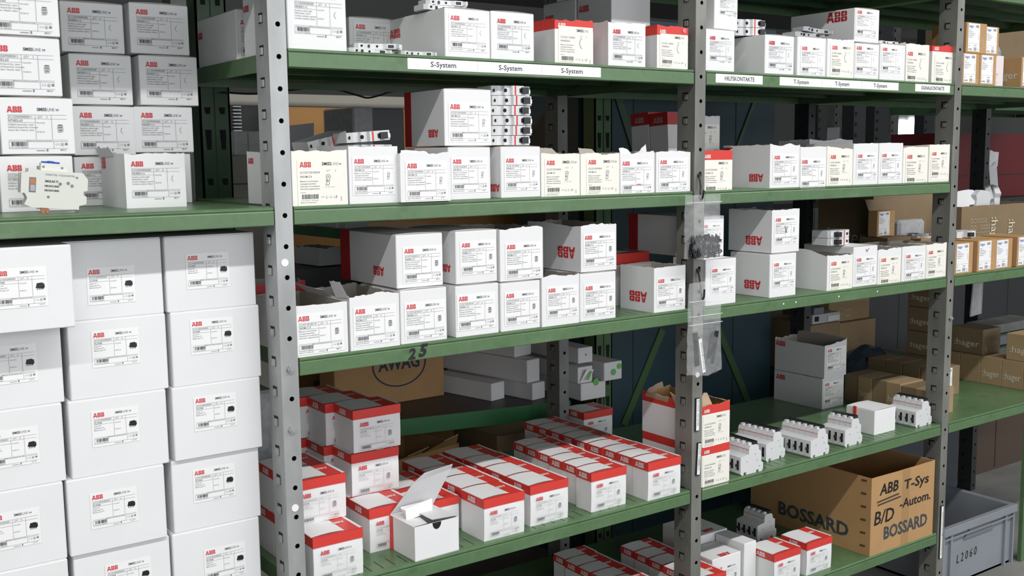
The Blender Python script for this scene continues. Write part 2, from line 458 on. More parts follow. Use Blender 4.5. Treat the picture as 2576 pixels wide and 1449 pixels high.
def body_open(root, w, d, h, m, seed, amp=.004, left=0, right=0, back=0, band=0, bandm=None, inm=INSIDE, fm=None, tilt=(0, 0), lm=None):
    """walls torn along the top. left/right/back: extra height of those walls"""
    N = 34
    fr = jag(N, amp, seed); rt = jag(N, amp, seed + 1); bk = jag(N, amp, seed + 2); lf = jag(N, amp, seed + 3)
    per = []
    for i in range(N - 1):
        t = i / (N - 1); per.append((w * t, 0, fr[i] + tilt[0] * (1 - t) + tilt[1] * t, 'f'))
    for i in range(N - 1):
        t = i / (N - 1); per.append((w, d * t, rt[i] + (right * min(1, t * 3)) + tilt[1] * (1 - t), 'r'))
    for i in range(N - 1):
        t = i / (N - 1); per.append((w * (1 - t), d, bk[i] + back, 'k'))
    for i in range(N - 1):
        t = i / (N - 1); per.append((0, d * (1 - t), lf[i] + left * min(1, (1 - t) * 3) + tilt[0] * t, 'l'))
    M = len(per); th = .0014; cx, cy = w / 2, d / 2
    def inner(p): return (cx + (p[0] - cx) * (1 - 2 * th / w), cy + (p[1] - cy) * (1 - 2 * th / d))
    low, up = MB(), MB()
    zb = h - band if band else None
    for i in range(M):
        a, c = per[i], per[(i + 1) % M]; ia, ic = inner(a), inner(c)
        if a[0] == c[0] and a[1] == c[1]: continue
        za, zc = h + a[2], h + c[2]
        wallm = {'f': fm or m, 'l': lm or m}.get(a[3], m)
        t_, l_ = (up, zb) if band else (low, 0)
        if band:
            low.poly([(a[0], a[1], 0), (c[0], c[1], 0), (c[0], c[1], zb), (a[0], a[1], zb)], wallm)
            low.poly([(ic[0], ic[1], 0), (ia[0], ia[1], 0), (ia[0], ia[1], zb), (ic[0], ic[1], zb)], inm)
        t_.poly([(a[0], a[1], l_), (c[0], c[1], l_), (c[0], c[1], zc), (a[0], a[1], za)], bandm if band else wallm)
        t_.poly([(ic[0], ic[1], l_), (ia[0], ia[1], l_), (ia[0], ia[1], za), (ic[0], ic[1], zc)], inm)
        t_.poly([(a[0], a[1], za), (c[0], c[1], zc), (ic[0], ic[1], zc - .001), (ia[0], ia[1], za - .001)], RIM)
    low.poly([(0, 0, 0), (w, 0, 0), (w, d, 0), (0, d, 0)], m)
    low.poly([(th, th, .002), (w - th, th, .002), (w - th, d - th, .002), (th, d - th, .002)], inm)
    low.obj('body', root)
    if band: return up.obj('red_band', root)

def leaf(root, pts, m, seed, amp=.002, name='torn_flap', th=.0008, dark=None):
    """a torn paper leaf: quad a,b,c,d (3D) with a ragged far edge c-d"""
    a, b, c, d = [Vector(p) for p in pts]; N = 14; j = jag(N, amp, seed)
    nrm = (b - a).cross(d - a).normalized() * th; up = ((d - a) + (c - b)).normalized()
    mb = MB()
    for i in range(N - 1):
        t0, t1 = i / (N - 1), (i + 1) / (N - 1)
        p, q = a.lerp(b, t0), a.lerp(b, t1); r, s = d.lerp(c, t0) + up * j[i], d.lerp(c, t1) + up * j[i + 1]
        mb.poly([p, q, s, r], m); mb.poly([q + nrm, p + nrm, r + nrm, s + nrm], dark or m); mb.poly([r, s, s + nrm, r + nrm], RIM)
    return mb.obj(name, root)

TOPS = {}
def box_px(key, base, y, bl, br, ty, label, cat='box', group=None, d=.13, back=None, name='carton', w=None, yaw=0, h=None, x0=None, gap=.0008):
    """a carton whose front wall stands on the plane y; base = shelf height or key of the carton below"""
    zb = TOPS[base] if isinstance(base, str) else base
    X0 = on_y(bl[0], bl[1], y)[0] if x0 is None else x0
    X1 = on_y(br[0], br[1], y)[0]
    W = (w or (X1 - X0)) - gap
    Hh = h or (on_y(bl[0], ty, y)[2] - zb)
    if back: d = max(.05, on_x(back[0], back[1], X0)[1] - y)
    root = thing(name, label, cat, (X0, y, zb), yaw, group)
    TOPS[key] = zb + Hh + (.0006)
    return root, W, d, Hh
SA, SB, SC, SD, SE, ST = 1.382, 1.132, .884, .485, .184, 1.632

def label_fit(root, key, W, H, l=.08, r=.93, top=.80):
    put_art(root, key, W * l, H * top, W * (r - l))
def closed(key, base, y, bl, br, ty, label, art='mcb', fit=(.08, .93, .80), m=WHITE, flap=True, slogo=None, **k):
    group = k.pop('group', None); bandback = k.pop('bandback', None); mats = k.pop('mats', None)
    root, W, D, H = box_px(key, base, y, bl, br, ty, label, group=group, **k)
    body_closed(root, W, D, H, m, flap=flap, mats=mats)
    TOPS[key] += .0024 if flap else 0
    if art: label_fit(root, art, W, H, *fit)
    if slogo: put_logo(root, 0, D * slogo[0], H * slogo[1], slogo[2], *(slogo[3:]))
    if bandback:
        b = MB(); b.box((-.0005, D * (1 - bandback), -.0002), (0, D + .0002, H + .0002), DRED); b.obj('red_band', root)
    return root, W, D, H
def torn(key, base, y, bl, br, ty, label, art='mcb', fit=(.08, .93, .80), m=WHITE, seed=1, amp=.003, slogo=None, band=0, bandm=RED, fm=None, left=0, right=0, backh=0, tilt=(0, 0), blogo=True, lm=None, **k):
    group = k.pop('group', None); bandback = k.pop('bandback', None); inm = k.pop('inm', INSIDE)
    root, W, D, H = box_px(key, base, y, bl, br, ty, label, group=group, **k)
    bo = body_open(root, W, D, H, m, seed, amp, left, right, backh, band, bandm, inm=inm, fm=fm, tilt=tilt, lm=lm)
    if art: label_fit(root, art, W, H, *fit)
    if slogo: put_logo(root, 0, D * slogo[0], H * slogo[1], slogo[2], *(slogo[3:]))
    if band and blogo: put_logo(bo, W * .07, 0, H - band * .80, W * .20, PAPERW, side=False)
    if bandback:
        b = MB(); b.box((-.0005, D * (1 - bandback), 0), (0, D + .0002, H - .004), DRED); b.obj('red_band', root)
    return root, W, D, H

# red topped small boxes -------------------------------------------------
_rt = {}
def redtop(label, loc, w=.0935, d=.079, h=.082, yaw=0, group=None, seed=0, art=True, name='red_topped_box'):
    root = thing(name, label, 'box', loc, yaw, group)
    k = (round(w, 3), round(d, 3), round(h, 3))
    if k not in _rt:
        bh = h * .21
        b = MB(); N = 6                             # front wall bulges a little
        for i in range(N):
            for j in range(N):
                def P(i, j):
                    u, v = i / N, j / N
                    return (w * u, -.0026 * math.sin(math.pi * v) * min(1, 1.2 * math.sin(math.pi * min(1, max(0, .15 + .7 * u)))), h * v)
                b.poly([P(i, j), P(i + 1, j), P(i + 1, j + 1), P(i, j + 1)], WHITE)
        b.box((0, .0005, 0), (w, d, h), WHITE)
        m1 = b.mesh('body')
        r = MB(); e = .0007
        r.box((-e, -e - .0016, h - bh), (w + e, .004, h + e), RED)
        r.box((-e, .003, h - bh), (.0008, d + e, h + e), RED, {'t': WHITE}); r.box((w - .0008, .003, h - bh), (w + e, d + e, h + e), RED)
        r.box((0, d - .001, h - bh), (w, d + e, h + e), RED)
        m2 = r.mesh('red_band')
        t = MB()
        n = 6
        for i in range(n):
            x0, x1 = w * .66 * i / n, w * .66 * (i + 1) / n
            z0, z1 = (h + e + .0004 + .0018 * math.sin(math.pi * q) for q in (i / n, (i + 1) / n))
            t.poly([(x0, .0035, z0), (x1, .0035, z1), (x1, d - .001, z1), (x0, d - .001, z0)], WHITE)
        t.poly([(w * .66, -.002, h + e + .0004), (w * .94, -.002, h + e + .0004), (w * .94, d, h + e + .0004), (w * .66, d, h + e + .0004)], RED)
        t.poly([(w * .94, -.001, h + e + .0006), (w * .998, -.001, h + e + .0006), (w * .998, d, h + e + .0006), (w * .94, d, h + e + .0006)], WHITE)
        t.poly([(0, -.0022, h + e + .0003), (w, -.0022, h + e + .0003), (w, .0036, h + e + .0003), (0, .0036, h + e + .0003)], RED)
        m3 = t.mesh('top_flap')
        _rt[k] = (m1, m2, m3, bh)
    m1, m2, m3, bh = _rt[k]
    link('body', m1, root); bo = link('red_band', m2, root); fo = link('top_flap', m3, root)
    lo = link('printed_logo', logo_mesh(PAPERW), bo, (-.0013, d * .5 + .0135, h - bh * .78)); lo.scale = (.027, 1, .027); lo.rotation_euler = (0, 0, -math.pi / 2)
    l2 = link('printed_logo', logo_mesh(PAPERW), fo, (w * .86, d * .62, h + .0016)); l2.scale = (.022, 1, .022); l2.rotation_euler = (-math.pi / 2, 0, math.pi / 2 * 0 + math.pi)
    if art: put_art(root, 'red', w * .13, h * .71, w * .72, front_y=-.0030)
    return root

# ------------------------------------------------------------------ racking
PX = [-.93, 0.0, .93, 1.86, 2.79]                     # right edge of every front post
def post(xr, yf, z0, z1, label, rear=False, m=GALV, group='perforated rack posts', side_m=None, bolts=(), bay=''):
    """C profile post, 30 wide and 50 deep, round holes in front, hook slots in the left side"""
    root = thing('rack_post', label, 'rack post', (xr - .030, yf, z0), 0, group)
    w, dp, t, r = .030, .050, .002, .0043
    b = MB(); n = int(round((z1 - z0) / .05)); off = .018
    for i in range(n):
        c0, c1 = i * .05, (i + 1) * .05; cz = c0 + off; cxx = w * .56
        O = [(0, c0), (w / 2, c0), (w, c0), (w, cz), (w, c1), (w / 2, c1), (0, c1), (0, cz)]
        I = [(cxx + r * math.cos(math.radians(a)), cz + r * math.sin(math.radians(a))) for a in (225, 270, 315, 0, 45, 90, 135, 180)]
        for k in range(8):
            l = (k + 1) % 8
            b.poly([(O[k][0], 0, O[k][1]), (O[l][0], 0, O[l][1]), (I[l][0], 0, I[l][1]), (I[k][0], 0, I[k][1])], m)
            b.poly([(I[k][0], 0, I[k][1]), (I[l][0], 0, I[l][1]), (I[l][0], t, I[l][1]), (I[k][0], t, I[k][1])], HOLE)
    H = z1 - z0
    b.box((0.0006, t, 0), (w - .0006, t + .0004, H), GALVD) if False else None
    sm = side_m or m
    b.poly([(0, dp, 0), (0, 0, 0), (0, 0, H), (0, dp, H)], sm)
    b.poly([(w, 0, 0), (w, dp, 0), (w, dp, H), (w, 0, H)], sm)
    b.box((0, dp, 0), (.010, dp + t, H), m); b.box((w - .010, dp, 0), (w, dp + t, H), m)
    b.box((t, .020, 0), (w - t, .021, H), BLACKM)
    hk = b
    for i in range(n):
        cz = i * .05 + .028
        hk.box((-.0004, .020, cz - .007), (.0002, .036, cz + .009), HOLE)
        hk.box((-.0035, .021, cz - .006), (-.0003, .030, cz + .005), m); 
    b.obj('profile', root)
    for bx, bz in bolts:
        k = MB(); k.cyl((bx, -.004, bz - z0), .0055, .004, 'y', GALV, 6); k.cyl((bx, -.0055, bz - z0), .0028, .002, 'y', GALV, 8); k.obj('bolt', root)
    return root

def shelf(x0, x1, z, label, depth=.50, slots=False, group='green steel shelves', y0=0.0, m=GREEN, name='shelf'):
    root = thing(name, label, 'shelf', (x0, y0, z), 0, group)
    w = x1 - x0; b = MB()
    pr = [(.003, 0), (.0, -.0022), (.0, -.0042), (.0030, -.0050), (.0030, -.0062), (.0006, -.0068), (.0, -.0080), (.0, -.0285), (.002, -.030),
          (.014, -.030), (.014, -.0285), (.0035, -.0285), (.0055, -.002), (depth - .002, -.002), (depth - .002, -.029), (depth, -.029), (depth, 0)]
    b.prism(pr, 'x', 0, w, m)
    if slots:
        x = .03
        while x < w - .03:
            b.poly([(x, .014, .0003), (x + .0013, .014, .0003), (x + .0013, .052, .0003), (x, .052, .0003)], HOLE); x += .024
    b.obj('tray', root)
    for xx in (0, w - .0016): f = MB(); f.box((xx - .0004, .004, -.029), (xx + .0016, depth - .004, -.0005), m); f.obj('end_flange', root)
    for yy in (.12, .25, .38): r = MB(); r.prism([(yy, -.0022), (yy + .045, -.0022), (yy + .035, -.018), (yy + .010, -.018)], 'x', .01, w - .01, DGREEN); r.obj('stiffener', root)  # stiffeners darker than the tray, underside shade put into their colour
    return root

def strip_sign(parent, x0, x1, z0, z1, m=SHEET, name='sign_strip', words=(), thick=.0006, label=None):
    b = MB(); b.box((x0, -thick, z0), (x1, 0, z1), m)
    for t, u, size, wd in words: text(b, t, u, z0 + (z1 - z0) * .30, size, INK, .006, width=wd, e=thick + .0003)
    o = b.obj(name, parent)
    if label: o['label'] = label
    return o

# ------------------------------------------------------------------ the hall
def struct(name, b, **k):
    o = b.obj(name); o['kind'] = 'structure'; return o
b = MB(); b.box((-6, -7, -.05), (28, 16, 0), CONC); struct('floor', b)
b = MB(); b.box((-6, 15.9, 0), (28, 16.1, 4.2), WALLM); struct('wall_back', b)
b = MB(); b.box((-6.1, -7, 0), (-6, 16, 4.2), WALLM); struct('wall_left', b)
b = MB(); b.box((28, -7, 0), (28.1, 16, 4.2), WALLM); struct('wall_right', b)
b = MB(); b.box((-6, -7, 4.2), (28, 16, 4.3), CEIL); struct('ceiling', b)

# front posts
BP = [('left of the two galvanised posts framing the middle bay', 1), ('galvanised post between the middle and right bays, carrying the plastic bags', 2),
      ('galvanised post at the right end of the right bay, long white strip near its foot', 3)]
bol = {1: [(.016, .953), (.016, .803), (.016, 1.113)], 2: [], 3: [(.016, .835)]}
for t, i in BP:
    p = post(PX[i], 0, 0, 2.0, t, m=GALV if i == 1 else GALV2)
    k = MB()
    if i == 1:
        for px, py, white in ((717, 661, 1), (731, 929, 0), (735, 1081, 0), (743, 1278, 1)):
            q = on_y(px, py, -.001); k = MB(); lx, lz = q[0] - (PX[1] - .03), q[2]
            if white: k.cyl((lx, -.0008, lz), .0062, .0008, 'y', SHEET, 16); k.obj('round_sticker', p)
            else: k.cyl((lx, -.004, lz), .0065, .004, 'y', GALV, 6); k.cyl((lx, -.006, lz), .003, .002, 'y', GALV, 8); k.obj('bolt', p)
    if i == 3:
        q = on_y(2392, 801, -.001); k = MB(); k.cyl((q[0] - PX[3] + .03, -.004, q[2]), .006, .004, 'y', GALV, 6); k.cyl((q[0] - PX[3] + .03, -.007, q[2]), .003, .003, 'y', GALV, 8); k.obj('bolt', p)
    if i == 2:
        k = MB(); q = on_y(1755, 943, -.001); k.cyl((q[0] - PX[2] + .03, -.0008, q[2]), .006, .0008, 'y', SHEET, 14); k.obj('round_sticker', p)
for t, i in (('far galvanised post beyond the right bay', 4),):
    post(PX[4], 0, 0, 2.0, 'galvanised post at the far right, outside the picture edge')
post(.93, .465, 0, 2.0, 'rear galvanised post between the middle and right bays, deep in the shade', group='rear posts', m=GALVD)  # rear posts take darker steels, the shade is put into their colour
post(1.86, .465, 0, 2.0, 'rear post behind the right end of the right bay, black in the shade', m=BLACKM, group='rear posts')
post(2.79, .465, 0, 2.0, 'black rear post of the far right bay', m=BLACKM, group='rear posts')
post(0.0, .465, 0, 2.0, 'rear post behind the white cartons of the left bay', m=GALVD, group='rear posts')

# magnetic name strips on posts 2 and 3
def post_strip(px0, py0, px1, py1, label, words):
    a, c = on_y(px0, py0, -.002), on_y(px1, py1, -.002); w = .0088; L = (a - c).length
    r = thing('label_holder', label, 'label holder', (c[0], -.0006, c[2]), 0, 'magnetic label holders on the posts')
    r.rotation_euler = (0, math.atan2(a[0] - c[0], a[2] - c[2]), 0)
    b = MB(); b.box((-.006, -.0022, 0), (.006, 0, L), BLK); b.obj('holder', r)
    b = MB(); b.box((-.0035, -.0030, .002), (.0048, -.0020, L - .002), SHEET)
    text(b, words, .003, .012, .0062, GINK, .006, width=L * .8, e=.0032, rot=math.pi / 2); b.obj('paper_insert', r)
post_strip(1754.5, 1001, 1753, 1085, 'upper of the two short black label holders on the post between the bays', 'RELAIS 24V  SCHALTER')
post_strip(1759, 1113, 1755, 1196, 'lower tilted black label holder on the post between the bays', 'KLEMMEN  SOCKEL')
post_strip(2370, 1272, 2365, 1406, 'long white strip label on the lower part of the right post', 'Leitungsschutz')

# ------------------------------------------------------------------ shelves
x1 = lambda i: PX[i] + .003
x2 = lambda i: PX[i] - .034
shA = shelf(x1(1), x2(2), SA, 'green shelf of the middle bay with three white sign strips, upper level')
shB = shelf(x1(1), x2(2), SB, 'green shelf of the middle bay at eye level, under a long row of cartons')
shC = shelf(x1(1), x2(2), SC, 'green shelf of the middle bay with the handwritten number 25 on its edge', slots=True)
shD = shelf(x1(1), x2(2), SD, 'green slotted shelf of the middle bay full of red-topped boxes', slots=True)
shE = shelf(x1(1), x2(2), SE, 'lowest green shelf of the middle bay, only red-topped boxes visible on it', slots=True)
shRA = shelf(x1(2), x2(3), SA, 'green shelf of the right bay with five white sign strips')
shRB = shelf(x1(2), x2(3), SB, 'green shelf of the right bay at eye level, holding eight cartons')
shRC = shelf(x1(2), x2(3), SC, 'green shelf of the right bay, third from the top, with paint chips on its edge')
shRD = shelf(x1(2), x2(3), SD, 'green shelf of the right bay with white breaker blocks along its edge', slots=True)
shRE = shelf(x1(2), x2(3), SE, 'green shelf of the right bay carrying the big kraft carton')
shF = [shelf(x1(3), x2(4), z, t) for z, t in ((SA, 'upper green shelf of the far right bay'), (SC, 'green shelf of the far right bay with small labelled kraft boxes'),
                                             (SD, 'broad empty-fronted green shelf of the far right bay'))]
shLB = shelf(-.93, -.032, SB, 'green shelf of the left bay, a loose terminal block lying on it')
shLF = shelf(-.93, -.032, 1.090 - 6 * .1195 - .0012, 'low green shelf under the stacked large cartons of the left bay')
for i, t in ((1, 'left bay'), (2, 'middle bay'), (3, 'right bay'), (4, 'far right bay')):
    shelf(x1(i - 1), x2(i), ST, 'topmost green shelf of the ' + t + ', just above the picture')

def sign(sh, X0, pxa, pya, pxb, pyb, words, wd, label=None, h=None):
    a, c = on_y(pxa, pya, 0), on_y(pxb, pyb, 0)
    lb = c[2] - SA; x0, xb = a[0] - X0, c[0] - X0
    b = MB(); b.box((x0, -.0007, -.0245), (xb, .0002, -.0060), SHEET); n = len(words); Wn = (xb - x0) / n
    lt = MB()
    for i, t in enumerate(words):
        text(lt, t, x0 + Wn * i + (Wn - wd) / 2, -.0192, .0128, INK, .008, width=wd, e=.0010)
        if i: b.poly([(x0 + Wn * i, -.0009, -.0245), (x0 + Wn * i + .0004, -.0009, -.0245), (x0 + Wn * i + .0004, -.0009, -.006), (x0 + Wn * i, -.0009, -.006)], LINK)
    o = b.obj('sign_strip', sh); lt.obj('lettering', o)
    if label: o['label'] = label
sign(shA, x1(1), 1025, 165, 1511, 185, ['S-System'] * 3, .052, 'white strip reading S-System three times')
sign(shRA, x1(2), 1800, 203, 1918, 203, ['HILFSKONTAKTE'], .092, 'white strip reading HILFSKONTAKTE')
sign(shRA, x1(2), 1961, 205, 2260, 210, ['T-System'] * 3, .052, 'white strip reading T-System three times')
sign(shRA, x1(2), 2302, 220, 2389, 225, ['SIGNALKONTAKTE'], .098, 'white strip reading SIGNALKONTAKTE')
b = MB()                                            # handwritten 25 on the shelf edge
q = on_y(1027, 885, 0); lx = q[0] - x1(1)
text(b, '2', lx, -.0265, .026, BLK, .05, e=.0006, shear=.2); text(b, '5', lx + .020, -.0240, .030, BLK, .05, e=.0006, shear=.3)
b.obj('handwritten_number', shC)
b = MB()
for px, py in ((1971, 768), (2002, 766), (2207, 737), (2110, 752)):
    q = on_y(px, py, 0); b.cyl((q[0] - x1(2), -.0004, -.016), .0022, .0004, 'y', SHEET, 7)
b.obj('paint_chips', shRC)

# ------------------------------------------------------------------ left bay: large cartons below
Tk = [1.090 - .1195 * k for k in range(7)]
rows = ['top row', 'second row', 'third row', 'fourth row', 'fifth row', 'sixth row']
colr = {0: [(178, 616), (151, 827), (155, 1019), (158, 1217), (170, 1410), (170, 1500)], 1: [(403, 597), (415.3, 790), (416.6, 982), (412, 1172), (425.6, 1355), None],
        2: [(637.7, 586), (650.8, 768.4), (653.5, 950), (650, 1128.4), (651.4, 1306.6), None]}
cname = ['leftmost column of the left stack', 'middle column of the left stack', 'right column of the left stack']
lu = {0: .26, 1: .27, 2: .25}
for k in range(6):
    for c in range(3):
        pr = colr[c][k] if k < len(colr[c]) and colr[c][k] else {1: (420, 1530), 2: (650, 1480)}[c]
        yf = .004 if (c, k) == (0, 0) else .053 + .002 * ((k * 7 + c * 3) % 4)
        X1 = on_y(pr[0], pr[1], yf)[0]; Wd = .1460; Hh = .1187
        zz = Tk[k + 1]
        if (c, k) == (0, 0): zz = on_y(187, 821, yf)[2]; zz = max(zz, Tk[1] + .0005)
        if c == 0 and k == 0: zz = Tk[1]
        r = thing('large_white_carton', 'large white carton with black plug picture, %s, %s' % (cname[c], rows[k]), 'box', (X1 - Wd, yf, zz), 0, 'large white cartons stacked in the left bay')
        bb = MB(); bb.box((0, 0, 0), (Wd, .235, Hh), WHITE); bb.obj('body', r, bevel=.0014)
        ff = MB(); ff.box((.001, .001, Hh), (Wd - .001, .23, Hh + .0008), WHITE); ff.obj('top_flap', r)
        j = [(.29, .74), (.27, .72), (.30, .76), (.25, .745), (.31, .70)][(k * 3 + c) % 5]
        top = {(1, 0): .62, (2, 0): .72, (1, 1): .82, (1, 2): .80, (1, 3): .74, (2, 1): .84, (2, 2): .80, (2, 3): .80, (2, 4): .66, (0, 0): .72}.get((c, k), j[1])
        uu = {(1, 0): .25, (2, 0): .24, (1, 1): .25, (1, 2): .24, (2, 1): .23, (2, 4): .36, (1, 4): .33}.get((c, k), .24 if c == 1 else .25 if c == 2 else .30)
        put_art(r, 'plug', Wd * uu, Hh * (top + .02), .0645)

# ------------------------------------------------------------------ left bay: printed cartons above
LG = 'printed white cartons piled on the left shelf'
def lcart(key, base, y, bl, br, ty, label, art='hk', d=.15, fit=(.10, .90, .86), h=None, **k):
    return closed(key, base, y, bl, br, ty, label, art=art, fit=fit, d=d, group=LG, name='white_carton', h=h, **k)
def ztop(px, py, y): return on_y(px, py, y)[2]
y1 = .150
for key, base, tp, lab in (('L1a', SB, (17, 389), 'half hidden behind the loose terminal block'), ('L1b', 'L1a', (12, 240), 'just above the one behind the terminal block'),
                           ('L1c', 'L1b', (156, 94), 'third up in the leftmost pile'), ('L1d', 'L1c', (100, -55), 'top of the leftmost pile, cut by the picture corner')):
    zt = ztop(*tp, y1); zb = TOPS[base] if isinstance(base, str) else base
    xr = {'L1a': (188, 470), 'L1b': (187, 300), 'L1c': (155, 170), 'L1d': (151, 60)}[key]
    X1 = on_y(*xr, y1)[0]; wd = .106
    lcart(key, base, y1, (0, 0), xr, 0, 'brightly lit white carton, ' + lab, 'nt', h=zt - zb - .003, w=wd, x0=X1 - wd)
y2 = .300
for key, base, tp, xr, lab in (
        ('L2d', SB, (195, 391), (345, 450), 'white carton in the middle pile, mostly hidden by the open carton'), ('L2c', 'L2d', (192, 262.4), (341, 330), 'white carton in the middle pile, directly above the open carton'),
        ('L2b', 'L2c', (185, 130), (333.4, 200), 'shaded white carton third up in the middle pile'), ('L2a', 'L2b', (161, -3), (312.3, 70), 'dark shaded white carton on top of the middle pile'),
        ('L3d', SB, (350, 384), (483, 450), 'white carton behind the right side of the open carton'), ('L3c', 'L3d', (348, 264), (487, 330), 'white carton second up in the right pile'),
        ('L3b', 'L3c', (365, 134.6), (498.4, 200), 'white carton in the right pile, lit only along its bottom edge'), ('L3a', 'L3b', (337, 1.4), (475.5, 70), 'dark shaded white carton on top of the right pile')):
    zt = ztop(*tp, y2); zb = TOPS[base] if isinstance(base, str) else base
    X1 = on_y(*xr, y2)[0]; wd = .103
    lcart(key, base, y2, (0, 0), xr, 0, lab, h=zt - zb - .003, w=wd, x0=X1 - wd, d=.14, fit=(.11, .90, .88))
r, Wd, D, H = torn('O1', SB, .152, (319.5, 524.5), (471.3, 519), 388.6, 'opened white carton with ragged torn top before the piles on the left shelf', 'hk', (.10, .90, .88), seed=5, amp=.003,
                   d=.145, group=LG, name='torn_white_carton', left=.004, slogo=(.86, .74, .026))
leaf(r, [(-.001, D, H - .004), (-.001, D * .40, H - .002), (-.004, D * .50, H + .010), (-.006, D * 1.04, H + .016)], WHITE2, 3, .006)
put_logo(r, 0, D * .86, H * .80 + .004, .024)

# loose terminal block lying before the cartons
def terminal_block(loc, yaw, label):
    r = thing('terminal_block', label, 'terminal block', loc, yaw)
    for i, (dy, z) in enumerate(((0, 0), (.026, .004))):
        P = [(.0, .022), (.006, .022), (.010, .014), (.006, .004), (.016, .0), (.088, .0), (.088, .006), (.099, .010), (.099, .022), (.094, .024), (.094, .030), (.100, .032), (.100, .050), (.092, .060), (.020, .060), (.010, .062), (.010, .056), (.0, .054)]
        b = MB(); b.prism([(x, q) for x, q in P], 'y', dy, dy + .016, PLAS2)
        b.box((.012, dy - .0004, .024), (.022, dy + .001, .048), CRATED); b.box((.014, dy - .0008, .026), (.021, dy, .036), GALV); b.box((.013, dy - .0008, .037), (.021, dy, .046), COPPER)
        if i == 0:
            text(b, 'CONNECTORS: 1 POLE 63A NEUTRAL', .035, .0525, .0042, GINK, .006, width=.045, e=-dy + .0004)
            text(b, 'SMISSLINE TP', .035, .0415, .0050, INK, .02, width=.02, e=-dy + .0004)
            mb2 = MB(); barcode(mb2, 0, 0, .32, .045, 44); 
            for p in range(2):
                o = len(b.v); b.v += [(.035 + v[0] * .07, dy - .0004, .034 - p * .007 + v[2] * .07) for v in mb2.v]
                for f in mb2.f: b.f.append(tuple(o + q for q in f)); b.m.append(b.mi(INK))
            for cx_, cz_ in ((.058, .040), (.070, .042), (.076, .038)): b.cyl((cx_, dy - .0005, cz_), .0026, .0004, 'y', GINK, 10)
            b.cyl((.041, dy - .0005, .018), .0022, .0005, 'y', GINK, 10); b.cyl((.083, dy - .0005, .052), .0018, .0005, 'y', GINK, 10)
        b.obj('housing', r)
    b = MB()
    b.box((.030, .016, .056), (.070, .040, .072), PLAS2); b.cyl((.034, .0155, .066), .002, .001, 'y', GINK, 8); b.cyl((.062, .0155, .066), .002, .001, 'y', GINK, 8)
    b.obj('upper_housing', r)
    b = MB()
    for i in range(3): b.box((.032 + i * .009, .016, .072), (.040 + i * .009, .036, .075 + .001 * (i % 2)), BLUE)
    b.obj('blue_lever', r)
    b = MB(); b.prism([(.030, -.002), (.034, -.010), (.038, -.004), (.041, -.010), (.044, -.002), (.040, .001), (.033, .001)], 'y', .004, .010, COPPER); b.obj('copper_clip', r)
    return r
q = on_y(45, 530, .045)
tb = terminal_block((on_y(48, 510, .06)[0], .055, SB + .0125), math.radians(-6), 'pale grey terminal block with blue levers lying loose on the left shelf')
tb.rotation_euler = (0, math.radians(5.5), math.radians(-5)); tb.scale = (.90, .90, .90)

# ------------------------------------------------------------------ middle bay, upper shelf
GA = 'cartons on the upper shelf'
closed('A0', SA, .232, (600, 146), (640, 148), 20, 'white carton behind the left post on the upper shelf, side in shade', 'hkT', w=.094, d=.20, x0=.008, group=GA, h=.088, slogo=(.93, .60, .030))
closed('A1', SA, .012, (743.7, 126), (879.7, 132.4), -8, 'tall white carton on the upper shelf, touching the left post', 'hk', (.12, .93, .84), w=.1045, d=.185, x0=.008, group=GA, h=.106, slogo=(.92, .72, .026))
closed('A2', SA, .205, (880, 130), (992, 135), 42, 'shaded white carton set back between the two tall white ones', 'hkT', (.13, .95, .86), d=.09, w=.098, group=GA)
closed('A3', SA, .008, (1120.4, 144), (1234.6, 151), 19, 'white carton with a long side face, a pale module lying on its top', 'hkT', (.12, .90, .86), d=.20, group=GA, slogo=(.88, .58, .040))
closed('A4', SA, .008, (1236, 151), (1345, 157.7), 27, 'white carton with a bowed top flap, right of the one carrying the module', 'hk', (.14, .90, .86), d=.14, group=GA)
torn('A5', SA, .012, (1396, 159), (1492.9, 164.5), 46, 'cream carton with a wide red band, first red-banded one on the upper shelf', 'creamclipN', (.14, .94, .80), WHITE2, seed=31, band=.019, fm=CREAM, d=.10, group=GA, name='torn_red_banded_carton')
torn('A6', SA, .012, (1530, 166), (1624, 170.8), 53, 'white torn carton with a pinkish side, between two red-banded ones', 'hk', (.12, .92, .84), seed=32, d=.10, group=GA, name='torn_white_carton', lm=PINKW)
r, Wd, D, H = torn('A7', SA, .006, (1652.5, 172.7), (1741, 175.4), 64, 'cream carton with a red band and a round pink sticker, beside the middle post', 'creamclipN', (.14, .94, .78), WHITE2, seed=33, band=.018, fm=CREAM, d=.10, w=.087, group=GA, name='torn_red_banded_carton')
b = MB(); b.cyl((Wd * .87, -.0012, H - .006), .005, .0006, 'y', PINK, 14); b.obj('round_sticker', r)
Xb = .80
for a_, c_, lab, key in ((1480, 1612, 'dark shaded large carton behind the cream cartons of the upper shelf, left one', 'A8'), (1613, 1735, 'dark shaded large carton behind the cream cartons of the upper shelf, right one', 'A9')):
    pass
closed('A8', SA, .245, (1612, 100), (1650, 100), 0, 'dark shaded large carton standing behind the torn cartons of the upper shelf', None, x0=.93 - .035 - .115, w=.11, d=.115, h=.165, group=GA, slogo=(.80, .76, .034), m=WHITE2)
closed('A9', SA, .125, (1650, 100), (1690, 100), 0, 'large carton in half shade directly behind the pink-stickered carton', None, x0=.93 - .035 - .115, w=.11, d=.112, h=.170, group=GA, slogo=(.80, .78, .034), m=WHITE2)

